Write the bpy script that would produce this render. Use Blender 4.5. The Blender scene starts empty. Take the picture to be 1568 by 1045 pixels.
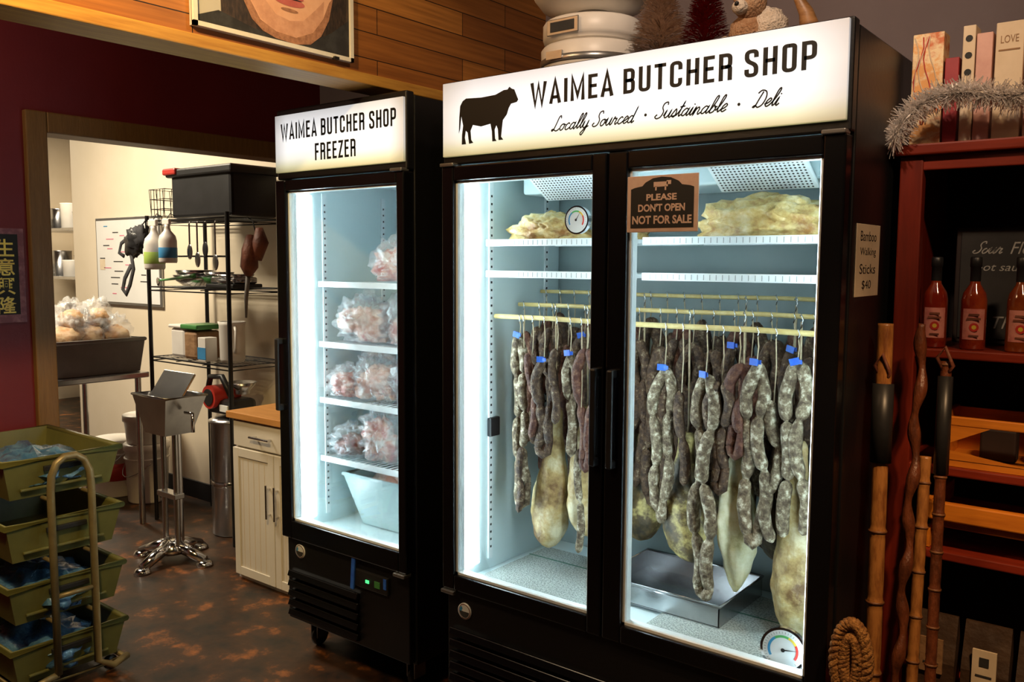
import bpy, bmesh, math, random
from mathutils import Vector, Matrix, noise
random.seed(7)
S=bpy.context.scene
COL=bpy.context.collection
try:
    S.view_settings.view_transform='Standard'
    S.view_settings.look='None'
except Exception: pass

# ------------------------------------------------------------------ materials
def mat(name,col,rough=.5,metal=0,noise_=None,bump=None,emis=None,es=0,coat=0,stretch=None,spec=None,alpha=1,trans=0):
    m=bpy.data.materials.new(name); m.use_nodes=True
    nt=m.node_tree; b=nt.nodes['Principled BSDF']
    c4=lambda c:(c[0],c[1],c[2],1)
    b.inputs['Base Color'].default_value=c4(col)
    b.inputs['Roughness'].default_value=rough
    b.inputs['Metallic'].default_value=metal
    if coat: b.inputs['Coat Weight'].default_value=coat
    if spec is not None: b.inputs['Specular IOR Level'].default_value=spec
    if alpha<1: b.inputs['Alpha'].default_value=alpha
    if trans: b.inputs['Transmission Weight'].default_value=trans
    tc=nt.nodes.new('ShaderNodeTexCoord'); mp=nt.nodes.new('ShaderNodeMapping')
    nt.links.new(tc.outputs['Object'],mp.inputs['Vector'])
    if stretch: mp.inputs['Scale'].default_value=stretch
    if noise_:
        sc,c2,lo,hi=noise_[:4]
        n=nt.nodes.new('ShaderNodeTexNoise'); n.inputs['Scale'].default_value=sc; n.inputs['Detail'].default_value=6
        n.inputs['Roughness'].default_value=.65
        nt.links.new(mp.outputs[0],n.inputs['Vector'])
        r=nt.nodes.new('ShaderNodeValToRGB'); nt.links.new(n.outputs['Fac'],r.inputs[0])
        r.color_ramp.elements[0].position=lo; r.color_ramp.elements[0].color=c4(col)
        r.color_ramp.elements[1].position=hi; r.color_ramp.elements[1].color=c4(c2)
        if len(noise_)>4:
            e=r.color_ramp.elements.new(min(.99,hi+noise_[5])); e.color=c4(noise_[4])
        nt.links.new(r.outputs[0],b.inputs['Base Color'])
    if bump:
        n2=nt.nodes.new('ShaderNodeTexNoise'); n2.inputs['Scale'].default_value=bump[0]; n2.inputs['Detail'].default_value=4
        nt.links.new(mp.outputs[0],n2.inputs['Vector'])
        bp=nt.nodes.new('ShaderNodeBump'); bp.inputs['Strength'].default_value=bump[1]; bp.inputs['Distance'].default_value=.01
        nt.links.new(n2.outputs['Fac'],bp.inputs['Height']); nt.links.new(bp.outputs[0],b.inputs['Normal'])
    if emis:
        b.inputs['Emission Color'].default_value=c4(emis); b.inputs['Emission Strength'].default_value=es
    return m

def glass(name,tint=(.96,.99,1),refl=.5):
    m=bpy.data.materials.new(name); m.use_nodes=True; nt=m.node_tree; nt.nodes.clear()
    o=nt.nodes.new('ShaderNodeOutputMaterial'); mx=nt.nodes.new('ShaderNodeMixShader')
    t=nt.nodes.new('ShaderNodeBsdfTransparent'); g=nt.nodes.new('ShaderNodeBsdfGlossy'); fr=nt.nodes.new('ShaderNodeFresnel')
    ml=nt.nodes.new('ShaderNodeMath'); ml.operation='MULTIPLY'; ml.inputs[1].default_value=refl
    t.inputs[0].default_value=(*tint,1); g.inputs['Roughness'].default_value=.02; fr.inputs[0].default_value=1.45
    nt.links.new(fr.outputs[0],ml.inputs[0]); nt.links.new(ml.outputs[0],mx.inputs[0])
    nt.links.new(t.outputs[0],mx.inputs[1]); nt.links.new(g.outputs[0],mx.inputs[2]); nt.links.new(mx.outputs[0],o.inputs[0])
    return m

def sign_mat(name,x0,x1,z0,z1,strength):
    m=bpy.data.materials.new(name); m.use_nodes=True; nt=m.node_tree; b=nt.nodes['Principled BSDF']
    tc=nt.nodes.new('ShaderNodeTexCoord'); sp=nt.nodes.new('ShaderNodeSeparateXYZ'); nt.links.new(tc.outputs['Object'],sp.inputs[0])
    mr=nt.nodes.new('ShaderNodeMapRange'); mr.inputs[1].default_value=z0; mr.inputs[2].default_value=z1
    nt.links.new(sp.outputs['Z'],mr.inputs[0])
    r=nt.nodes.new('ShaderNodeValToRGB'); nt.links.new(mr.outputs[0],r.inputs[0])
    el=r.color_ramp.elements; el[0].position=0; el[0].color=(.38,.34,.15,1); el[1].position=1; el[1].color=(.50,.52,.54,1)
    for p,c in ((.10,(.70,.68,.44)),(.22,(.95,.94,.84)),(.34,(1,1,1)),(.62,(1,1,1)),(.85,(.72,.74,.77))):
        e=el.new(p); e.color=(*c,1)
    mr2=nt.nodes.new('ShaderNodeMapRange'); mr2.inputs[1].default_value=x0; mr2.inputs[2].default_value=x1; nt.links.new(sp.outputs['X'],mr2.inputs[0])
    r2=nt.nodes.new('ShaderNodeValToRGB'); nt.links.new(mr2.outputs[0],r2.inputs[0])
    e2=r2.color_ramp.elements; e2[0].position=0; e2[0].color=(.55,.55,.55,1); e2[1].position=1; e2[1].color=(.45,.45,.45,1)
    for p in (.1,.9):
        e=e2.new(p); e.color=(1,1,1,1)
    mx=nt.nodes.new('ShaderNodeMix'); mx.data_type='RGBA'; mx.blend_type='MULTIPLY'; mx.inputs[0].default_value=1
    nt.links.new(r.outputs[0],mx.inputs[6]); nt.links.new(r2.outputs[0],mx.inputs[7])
    b.inputs['Base Color'].default_value=(.5,.5,.5,1)
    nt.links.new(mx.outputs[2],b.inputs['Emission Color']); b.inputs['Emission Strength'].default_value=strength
    return m

def plank_mat(name,c1,c2,bw=.75,bh=.092,axis='yz',rough=.45):
    m=bpy.data.materials.new(name); m.use_nodes=True; nt=m.node_tree; b=nt.nodes['Principled BSDF']
    tc=nt.nodes.new('ShaderNodeTexCoord'); sp=nt.nodes.new('ShaderNodeSeparateXYZ'); cb=nt.nodes.new('ShaderNodeCombineXYZ')
    nt.links.new(tc.outputs['Object'],sp.inputs[0])
    nt.links.new(sp.outputs['Y' if axis[0]=='y' else 'X'],cb.inputs[0]); nt.links.new(sp.outputs['Z'],cb.inputs[1])
    br=nt.nodes.new('ShaderNodeTexBrick'); br.inputs['Scale'].default_value=1
    br.inputs['Brick Width'].default_value=bw; br.inputs['Row Height'].default_value=bh; br.inputs['Mortar Size'].default_value=.0018
    br.inputs['Color1'].default_value=(*c1,1); br.inputs['Color2'].default_value=(*c2,1); br.inputs['Mortar'].default_value=(.01,.004,.001,1)
    br.offset=.37
    nt.links.new(cb.outputs[0],br.inputs['Vector'])
    mp=nt.nodes.new('ShaderNodeMapping'); mp.inputs['Scale'].default_value=(1.5,40,1); nt.links.new(cb.outputs[0],mp.inputs[0])
    n=nt.nodes.new('ShaderNodeTexNoise'); n.inputs['Scale'].default_value=1.6; n.inputs['Detail'].default_value=6; nt.links.new(mp.outputs[0],n.inputs['Vector'])
    r=nt.nodes.new('ShaderNodeValToRGB'); r.color_ramp.elements[0].position=.3; r.color_ramp.elements[0].color=(.5,.45,.4,1); r.color_ramp.elements[1].position=.65; r.color_ramp.elements[1].color=(1,1,1,1)
    nt.links.new(n.outputs['Fac'],r.inputs[0])
    mx=nt.nodes.new('ShaderNodeMix'); mx.data_type='RGBA'; mx.blend_type='MULTIPLY'; mx.inputs[0].default_value=.8
    nt.links.new(br.outputs['Color'],mx.inputs[6]); nt.links.new(r.outputs[0],mx.inputs[7]); nt.links.new(mx.outputs[2],b.inputs['Base Color'])
    b.inputs['Roughness'].default_value=rough
    return m

MT={}
def D(k,*a,**kw): MT[k]=mat(k,*a,**kw)
D('black_metal',(.006,.006,.007),.38,0,bump=(60,.05))
D('black_gloss',(.004,.004,.005),.22)
D('black_matte',(.01,.01,.011),.7)
D('ink',(.002,.002,.002),.6)
D('liner',(.66,.78,.80),.35,noise_=(2.5,(.58,.72,.74),.35,.75))
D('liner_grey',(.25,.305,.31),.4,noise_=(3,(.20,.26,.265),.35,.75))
D('white_wire',(.80,.86,.88),.35,noise_=(20,(.7,.76,.79),.4,.7))
D('led',(1,1,1),.5,emis=(.78,.95,1),es=22)
D('steel',(.55,.55,.56),.25,1,noise_=(8,(.42,.42,.43),.4,.7))
D('chrome',(.7,.7,.72),.12,1,noise_=(15,(.6,.6,.62),.4,.7))
D('rod_yellow',(.50,.38,.14),.5,noise_=(30,(.62,.52,.24),.4,.7))
D('salami',(.030,.012,.005),.65,noise_=(50,(.095,.052,.024),.40,.57,(.32,.26,.17),.12),bump=(110,.8))
D('salami_grey',(.060,.035,.016),.7,noise_=(48,(.19,.145,.085),.38,.53,(.50,.45,.34),.11),bump=(110,.8))
D('salami_red',(.060,.013,.005),.6,noise_=(45,(.13,.048,.022),.44,.60,(.32,.23,.15),.14),bump=(110,.7))
D('ham_tan',(.15,.078,.026),.5,noise_=(8,(.42,.30,.12),.36,.50,(.64,.57,.37),.14),bump=(30,.8))
D('ham_dark',(.018,.014,.007),.5,noise_=(7,(.11,.075,.026),.42,.54,(.52,.43,.16),.09),bump=(24,.9))
D('ham_pale',(.22,.15,.045),.5,noise_=(8,(.56,.50,.26),.34,.46,(.72,.69,.50),.16),bump=(24,.7))
D('fat',(.36,.17,.045),.40,noise_=(13,(.62,.44,.16),.36,.50,(.74,.62,.36),.13),bump=(30,1.0))
D('string',(.5,.42,.28),.8,noise_=(80,(.4,.32,.2),.4,.6))
D('blue_tape',(.02,.09,.50),.5,noise_=(40,(.03,.14,.6),.4,.6))
D('paper_mat',(.48,.53,.50),.9,noise_=(160,(.20,.23,.22),.45,.60),bump=(200,.8))
D('green_stripe',(.04,.16,.11),.8,noise_=(100,(.08,.2,.14),.4,.6))
D('dial_white',(.75,.78,.78),.3,noise_=(5,(.7,.72,.72),.4,.6))
D('dial_green',(.1,.45,.15),.4,noise_=(5,(.1,.4,.1),.4,.6))
D('dial_yellow',(.75,.55,.06),.4,noise_=(5,(.7,.5,.06),.4,.6))
D('dial_blue',(.05,.3,.55),.4,noise_=(5,(.05,.25,.5),.4,.6))
D('dial_red',(.6,.04,.03),.4,noise_=(5,(.5,.04,.03),.4,.6))
D('tan_sign',(.55,.36,.27),.6,noise_=(30,(.60,.42,.31),.4,.6))
D('cream',(.74,.62,.46),.7,noise_=(10,(.68,.56,.40),.4,.6))
D('meat_pink',(.42,.10,.08),.3,noise_=(17,(.66,.36,.30),.42,.52,(.80,.74,.70),.08),bump=(35,1))
D('meat_pale',(.58,.28,.19),.3,noise_=(15,(.76,.62,.54),.42,.54,(.44,.09,.08),.14),bump=(35,1))
D('meat_dark',(.09,.015,.012),.3,noise_=(20,(.22,.06,.05),.44,.56,(.55,.36,.32),.14),bump=(35,1))
D('plastic_film',(.9,.95,.97),.10,alpha=.22,noise_=(20,(.8,.85,.9),.4,.6),bump=(30,1.0),coat=1)
D('floor',(.009,.006,.004),.42,noise_=(6,(.050,.020,.007),.36,.56,(.30,.095,.018),.13),bump=(9,.2))
D('ceiling',(.02,.012,.010),.9,noise_=(3,(.025,.015,.012),.4,.6))
D('red_wall',(.14,.008,.013),.6,noise_=(2,(.16,.010,.015),.4,.6),bump=(80,.08))
D('dim_wall',(.20,.16,.17),.8,noise_=(2,(.22,.18,.19),.4,.6),bump=(80,.05))
D('kitchen_wall',(.80,.70,.55),.7,noise_=(1.5,(.76,.66,.50),.4,.6))
D('trim_wood',(.17,.085,.022),.5,noise_=(6,(.23,.12,.034),.35,.7),stretch=(12,12,1),bump=(20,.2))
D('fascia',(.50,.26,.05),.45,noise_=(4,(.34,.15,.026),.35,.7),stretch=(20,1.2,20))
MT['planks']=plank_mat('planks',(.55,.22,.045),(.30,.10,.020))
D('red_wood',(.26,.028,.010),.38,noise_=(4,(.14,.014,.006),.35,.7),stretch=(1,10,10))
D('red_wood_v',(.20,.020,.008),.38,noise_=(4,(.11,.011,.005),.35,.7),stretch=(10,10,1))
D('orange_wood',(.72,.24,.02),.45,noise_=(5,(.52,.15,.012),.35,.7),stretch=(1,12,12))
D('dark_back',(.018,.010,.009),.7,noise_=(3,(.025,.014,.012),.4,.6))
D('bamboo',(.40,.17,.045),.35,noise_=(11,(.19,.065,.018),.42,.66),stretch=(6,6,1.2),bump=(30,.15))
D('bamboo_node',(.12,.045,.015),.5,noise_=(30,(.2,.08,.03),.4,.6))
D('dark_cane',(.15,.040,.014),.4,noise_=(12,(.07,.02,.008),.4,.65),stretch=(4,4,1.5),bump=(30,.4))
D('straw',(.42,.20,.05),.8,noise_=(70,(.20,.08,.02),.4,.6),bump=(140,1))
D('white_paint',(.74,.70,.63),.4,noise_=(2,(.70,.66,.58),.4,.6))
D('butcher',(.62,.30,.09),.4,noise_=(6,(.50,.22,.06),.35,.65),stretch=(1,10,10))
D('olive_plastic',(.15,.145,.040),.45,noise_=(5,(.115,.115,.03),.4,.6))
D('blue_bag',(.05,.15,.32),.25,noise_=(14,(.12,.27,.46),.42,.6),bump=(25,1),coat=.5)
D('handle_tube',(.28,.22,.10),.35,.3,noise_=(10,(.22,.17,.08),.4,.6))
D('grey_tub',(.17,.155,.14),.55,noise_=(6,(.14,.13,.115),.4,.6))
D('white_plastic',(.74,.71,.66),.4,noise_=(4,(.68,.65,.6),.4,.6))
D('bin_clear',(.50,.62,.62),.3,noise_=(4,(.42,.56,.56),.4,.6))
D('bread',(.55,.28,.10),.6,noise_=(16,(.74,.54,.32),.4,.6),bump=(30,.5))
D('black_plastic',(.012,.012,.013),.4,noise_=(5,(.018,.018,.02),.4,.6))
D('red_plastic',(.45,.03,.02),.4,noise_=(5,(.4,.03,.02),.4,.6))
D('green_plastic',(.06,.24,.06),.4,noise_=(5,(.05,.2,.05),.4,.6))
D('lime_plastic',(.35,.50,.10),.4,noise_=(5,(.3,.45,.08),.4,.6))
D('blue_plastic',(.05,.25,.5),.4,noise_=(5,(.05,.2,.4),.4,.6))
D('brown_leather',(.20,.06,.03),.6,noise_=(12,(.12,.035,.02),.4,.6),bump=(40,.5))
D('board_white',(.82,.82,.80),.25,noise_=(2,(.78,.78,.76),.4,.6))
D('alu',(.35,.34,.33),.3,.8,noise_=(5,(.3,.3,.3),.4,.6))
D('pink_marker',(.75,.25,.35),.5,noise_=(5,(.7,.2,.3),.4,.6))
D('paper_purple',(.20,.07,.09),.7,noise_=(14,(.36,.16,.18),.45,.62,(.40,.38,.16),.1))
D('gold',(.85,.68,.10),.45,noise_=(30,(.7,.5,.08),.4,.6))
D('skin',(.74,.42,.28),.6,noise_=(9,(.66,.34,.21),.4,.65))
D('skin_mid',(.60,.31,.20),.6,noise_=(40,(.50,.24,.15),.4,.65))
D('skin_shade',(.40,.19,.11),.6,noise_=(60,(.24,.10,.055),.4,.65))
D('lip',(.52,.14,.12),.45,noise_=(30,(.44,.10,.09),.4,.6))
D('hair',(.018,.012,.010),.5,noise_=(40,(.06,.035,.025),.4,.7),stretch=(1,3,1))
D('poster_bg',(.45,.42,.38),.6,noise_=(4,(.55,.50,.45),.4,.6))
D('cloth_black',(.014,.013,.016),.8,noise_=(20,(.03,.03,.035),.4,.6))
D('frame_white',(.70,.66,.60),.5,noise_=(5,(.65,.6,.55),.4,.6))
D('tinsel',(.80,.76,.73),.22,.6,noise_=(20,(.95,.91,.88),.4,.6))
D('sauce_red',(.20,.014,.005),.12,noise_=(14,(.33,.05,.010),.4,.62),coat=.8)
D('sauce_amber',(.30,.07,.012),.12,noise_=(14,(.18,.03,.007),.4,.62),coat=.8)
D('label_pink',(.66,.26,.21),.5,noise_=(25,(.55,.16,.14),.45,.6))
D('kraft',(.30,.17,.08),.7,noise_=(18,(.24,.13,.06),.4,.6),bump=(20,.6))
D('dark_bag',(.045,.025,.015),.5,noise_=(12,(.065,.036,.02),.4,.6),bump=(20,.6))
D('chalk',(.022,.022,.022),.8,noise_=(6,(.035,.033,.032),.4,.6))
D('chalk_line',(.42,.42,.40),.9,noise_=(60,(.3,.3,.28),.4,.6))
D('box_orange',(.78,.38,.12),.5,noise_=(12,(.85,.68,.42),.42,.5,(.60,.16,.05),.12),stretch=(1,1,1.3))
D('box_red',(.35,.03,.04),.5,noise_=(12,(.3,.02,.03),.4,.6))
D('box_pink',(.68,.40,.34),.5,noise_=(12,(.6,.33,.28),.4,.6))
D('brush_white',(.64,.50,.40),.9,noise_=(60,(.46,.33,.24),.4,.6))
D('brush_red',(.34,.014,.018),.8,noise_=(60,(.2,.008,.01),.4,.6))
D('plush_brown',(.30,.15,.07),.95,noise_=(30,(.42,.26,.15),.4,.6),bump=(150,1))
D('plush_white',(.66,.56,.46),.95,noise_=(30,(.55,.45,.35),.4,.6),bump=(150,1))
D('horn',(.20,.09,.03),.45,noise_=(14,(.36,.18,.07),.4,.6),stretch=(1,1,4))
D('green_led',(.02,.3,.05),.5,emis=(.1,1,.3),es=1.2)
MT['glass_door']=glass('glass_door',(.965,.985,.99),.45)

# ------------------------------------------------------------------ mesh builder
class M:
    def __init__(s,name,parent=None):
        s.name=name; s.v=[]; s.f=[]; s.mi=[]; s.sm=[]; s.mats=[]; s.parent=parent
    def mid(s,k):
        if k not in s.mats: s.mats.append(k)
        return s.mats.index(k)
    def add(s,vs,fs,k,smooth=False):
        o=len(s.v); i=s.mid(k)
        s.v+= [tuple(v) for v in vs]
        for f in fs: s.f.append(tuple(o+j for j in f)); s.mi.append(i); s.sm.append(smooth)
        return s
    def box(s,x0,x1,y0,y1,z0,z1,k,bev=0,rot=None,seg=2):
        bm=bmesh.new(); bmesh.ops.create_cube(bm,size=1)
        sx,sy,sz=abs(x1-x0),abs(y1-y0),abs(z1-z0)
        for v in bm.verts: v.co=Vector((v.co.x*sx,v.co.y*sy,v.co.z*sz))
        if bev>0:
            bmesh.ops.bevel(bm,geom=list(bm.edges),offset=min(bev,min(sx,sy,sz)*.45),segments=seg,affect='EDGES',profile=.5)
        c=Vector(((x0+x1)/2,(y0+y1)/2,(z0+z1)/2))
        R=rot.to_matrix() if hasattr(rot,'to_matrix') else (rot or Matrix.Identity(3))
        bm.verts.index_update()
        s.add([c+R@v.co for v in bm.verts],[[v.index for v in f.verts] for f in bm.faces],k,False)
        bm.free(); return s
    def tube(s,pts,r,k,seg=10,closed=False,caps=True,flat=None):
        P=[Vector(p) for p in pts]; n=len(P)
        R=r if isinstance(r,(list,tuple)) else [r]*n
        vs=[];up=None
        for i in range(n):
            a=P[(i-1)%n] if (closed or i>0) else P[0]; b=P[(i+1)%n] if (closed or i<n-1) else P[-1]
            t=(b-a); t=t.normalized() if t.length>1e-9 else Vector((0,0,1))
            if up is None:
                up=Vector((0,1,0)) if abs(t.y)<.9 else Vector((1,0,0))
            e1=up-t*up.dot(t)
            if e1.length<1e-6: e1=t.orthogonal()
            e1.normalize(); e2=t.cross(e1); up=e1
            for j in range(seg):
                a_=2*math.pi*j/seg
                vs.append(P[i]+(e1*math.cos(a_)*(flat or 1)+e2*math.sin(a_))*R[i])
        fs=[]
        m=n if closed else n-1
        for i in range(m):
            for j in range(seg):
                i2=(i+1)%n; j2=(j+1)%seg
                fs.append((i*seg+j,i*seg+j2,i2*seg+j2,i2*seg+j))
        if caps and not closed:
            fs.append(tuple(range(seg))[::-1]); fs.append(tuple((n-1)*seg+j for j in range(seg)))
        return s.add(vs,fs,k,True)
    def cyl(s,p0,p1,r,k,seg=20,r1=None):
        p0=Vector(p0);p1=Vector(p1)
        t=(p1-p0).normalized(); e1=t.orthogonal().normalized(); e2=t.cross(e1); r1=r if r1 is None else r1
        vs=[];
        for p,rr in ((p0,r),(p1,r1)):
            for j in range(seg):
                a=2*math.pi*j/seg; vs.append(p+(e1*math.cos(a)+e2*math.sin(a))*rr)
        s.add(vs,[(j,(j+1)%seg,seg+(j+1)%seg,seg+j) for j in range(seg)],k,True)
        s.add(vs[:seg],[tuple(range(seg))[::-1]],k); s.add(vs[seg:],[tuple(range(seg))],k)
        return s
    def lathe(s,prof,c,k,seg=28,axis='z'):
        c=Vector(c); vs=[]
        for r,h in prof:
            for j in range(seg):
                a=2*math.pi*j/seg
                if axis=='z': vs.append(c+Vector((r*math.cos(a),r*math.sin(a),h)))
                elif axis=='y': vs.append(c+Vector((r*math.cos(a),h,r*math.sin(a))))
                else: vs.append(c+Vector((h,r*math.cos(a),r*math.sin(a))))
        n=len(prof)
        return s.add(vs,[(i*seg+j,i*seg+(j+1)%seg,(i+1)*seg+(j+1)%seg,(i+1)*seg+j) for i in range(n-1) for j in range(seg)],k,True)
    def ell(s,c,r,k,nu=20,nv=12,amp=0,fr=6,floor=None,seed=0,rot=None):
        c=Vector(c); vs=[]
        for i in range(nv+1):
            ph=math.pi*i/nv
            for j in range(nu):
                a=2*math.pi*j/nu
                d=Vector((math.sin(ph)*math.cos(a),math.sin(ph)*math.sin(a),math.cos(ph)))
                q=Vector((d.x*r[0],d.y*r[1],d.z*r[2]))
                if amp: q*=1+amp*noise.noise(d*fr*.4+Vector((seed*7.3,seed*3.1,0)))+amp*.5*noise.noise(d*fr+Vector((seed,0,seed*2)))
                if rot: q=rot@q
                p=c+q
                if floor is not None and p.z<floor: p.z=floor
                vs.append(p)
        fs=[(i*nu+j,i*nu+(j+1)%nu,(i+1)*nu+(j+1)%nu,(i+1)*nu+j) for i in range(nv) for j in range(nu)]
        return s.add(vs,fs,k,True)
    def poly(s,pts,k): return s.add(pts,[tuple(range(len(pts)))],k)
    def disc(s,c,r,e1,e2,k,seg=28,a0=0,a1=2*math.pi,rin=0):
        c=Vector(c);e1=Vector(e1);e2=Vector(e2)
        if rin==0 and abs(a1-a0-2*math.pi)<1e-6:
            return s.poly([c+(e1*math.cos(a0+(a1-a0)*j/seg)+e2*math.sin(a0+(a1-a0)*j/seg))*r for j in range(seg)],k)
        vs=[]
        for j in range(seg+1):
            a=a0+(a1-a0)*j/seg; d=e1*math.cos(a)+e2*math.sin(a); vs+= [c+d*rin,c+d*r]
        return s.add(vs,[(2*j,2*j+1,2*j+3,2*j+2) for j in range(seg)],k)
    def text(s,body,o,e1,e2,w,h,k,shear=0,bold=0,keep=False):
        cu=bpy.data.curves.new('tmp','FONT'); cu.body=body; cu.size=1; cu.shear=shear; cu.offset=bold; cu.resolution_u=3
        ob=bpy.data.objects.new('tmp',cu); COL.objects.link(ob); bpy.context.view_layer.update()
        dg=bpy.context.evaluated_depsgraph_get(); ev=ob.evaluated_get(dg); me=ev.to_mesh()
        vs=[v.co.copy() for v in me.vertices]; fs=[tuple(p.vertices) for p in me.polygons]
        ev.to_mesh_clear(); bpy.data.objects.remove(ob); bpy.data.curves.remove(cu)
        if not vs: return s
        x0=min(v.x for v in vs);x1=max(v.x for v in vs);y0=min(v.y for v in vs);y1=max(v.y for v in vs)
        sx=w/(x1-x0); sy=(h/(y1-y0)) if h else sx
        if keep: sx=sy=min(sx,sy)
        o=Vector(o);e1=Vector(e1);e2=Vector(e2)
        return s.add([o+e1*(v.x-x0)*sx+e2*(v.y-y0)*sy for v in vs],fs,k)
    def build(s,bevel=0):
        me=bpy.data.meshes.new(s.name); me.from_pydata([tuple(v) for v in s.v],[],s.f)
        for k in s.mats: me.materials.append(MT[k])
        for p,mi,sm in zip(me.polygons,s.mi,s.sm): p.material_index=mi; p.use_smooth=sm
        me.update()
        ob=bpy.data.objects.new(s.name,me); COL.objects.link(ob)
        if s.parent:
            ob.parent=s.parent; ob.matrix_parent_inverse=Matrix.Translation(s.parent.location).inverted()
        return ob
def empty(name,loc):
    e=bpy.data.objects.new(name,None); e.location=loc; e.empty_display_size=.1; COL.objects.link(e); return e

# condensed signage lettering ------------------------------------------------
H=.070
def rp(pts,r=.13,n=5):
    out=[]
    for i,p in enumerate(pts):
        q=(p[0],p[1])
        if len(p)>2 and 0<i<len(pts)-1:
            a=Vector(pts[i-1][:2]);b=Vector(q);c=Vector(pts[i+1][:2])
            rr=min(r,(a-b).length*.5,(c-b).length*.5)
            p0=b+(a-b).normalized()*rr; p2=b+(c-b).normalized()*rr
            for j in range(n+1):
                t=j/n; out.append(tuple(p0*(1-t)**2+b*2*t*(1-t)+p2*t*t))
        else: out.append(q)
    return out
def glyph(ch):
    w=.42; h=H; L=h; Rr=w-h; T=1-h; B=h
    if ch=='W': return .66,[[(.05,1),(.19,.03),(.33,.9),(.47,.03),(.61,1)]]
    if ch=='A': return .46,[[(.05,0),(.23,.97),(.41,0)],[(.12,.27),(.34,.27)]]
    if ch=='I': return .13,[[(h,0),(h,1)]]
    if ch=='L': return .34,[[(h,1),(h,B),(.34,B)]]
    if ch=='M': return .56,[[(h,0),(h,.97),(.28,.2),(.56-h,.97),(.56-h,0)]]
    if ch=='E': return .36,[[(.36,T),(L,T),(L,B),(.36,B)],[(L,.52),(.33,.52)]]
    if ch=='F': return .35,[[(.35,T),(L,T),(L,0)],[(L,.5),(.32,.5)]]
    if ch=='B': return w,[[(L,.52),(Rr,.52,1),(Rr,B,1),(L,B),(L,T),(Rr-.01,T,1),(Rr-.01,.52,1),(L,.52)]]
    if ch=='U': return w,[rp([(L,1),(L,B,1),(Rr,B,1),(Rr,1)])]
    if ch=='T': return .40,[[(0,T),(.40,T)],[(.20,0),(.20,1)]]
    if ch=='C': return w,[[(Rr,.66),(Rr,T,1),(L,T,1),(L,B,1),(Rr,B,1),(Rr,.34)]]
    if ch=='H': return w,[[(L,0),(L,1)],[(Rr,0),(Rr,1)],[(L,.52),(Rr,.52)]]
    if ch=='R': return w,[[(L,0),(L,T),(Rr,T,1),(Rr,.5,1),(L,.5)],[(.2,.5),(Rr,.5,1),(Rr,0)]]
    if ch=='S': return w,[[(Rr,.70),(Rr,T,1),(L,T,1),(L,.60,1),(Rr,.42,1),(Rr,B,1),(L,B,1),(L,.30)]]
    if ch=='O': return w,[[(L+.12,T),(Rr,T,1),(Rr,B,1),(L,B,1),(L,T,1),(L+.14,T)]]
    if ch=='P': return w,[[(L,0),(L,T),(Rr,T,1),(Rr,.42,1),(L,.42)]]
    if ch=='Z': return .38,[[(0,T),(.33,T),(.06,B),(.38,B)]]
    return .2,[]
def ribbon(pts,hw):
    P=[Vector(p) for p in pts]; Q=[P[0]]
    for p in P[1:]:
        if (p-Q[-1]).length>1e-4*hw/.065: Q.append(p)
    P=Q; n=len(P); l=[];r=[]
    for i in range(n):
        d0=(P[i]-P[i-1]).normalized() if i>0 else (P[1]-P[0]).normalized()
        d1=(P[i+1]-P[i]).normalized() if i<n-1 else d0
        t=(d0+d1); t=t.normalized() if t.length>1e-5 else d0
        nn=Vector((-t.y,t.x)); m=hw/max(.35,abs(nn.dot(Vector((-d0.y,d0.x)))))
        l.append(P[i]+nn*m); r.append(P[i]-nn*m)
    return l,r
def add_ribbon(mb,st,hw,fx,fz,y,k):
    l,r=ribbon(st,hw); vs=[];fs=[]
    for a,b in zip(l,r): vs+=[(fx(a.x),y,fz(a.y)),(fx(b.x),y,fz(b.y))]
    for i in range(len(l)-1): fs.append((2*i,2*i+1,2*i+3,2*i+2))
    mb.add(vs,fs,k)
def sign_text(mb,body,x0,x1,z0,z1,y,k,gap=.13,space=.24):
    cur=0;strokes=[]
    for ch in body:
        if ch==' ': cur+=space; continue
        w,ss=glyph(ch)
        for st in ss: strokes.append([(px+cur,py) for px,py in rp(st)])
        cur+=w+gap
    cur-=gap; sx=(x1-x0)/cur; sz=z1-z0
    for st in strokes: add_ribbon(mb,st,H,lambda a:x0+a*sx,lambda b:z0+b*sz,y,k)
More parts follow.
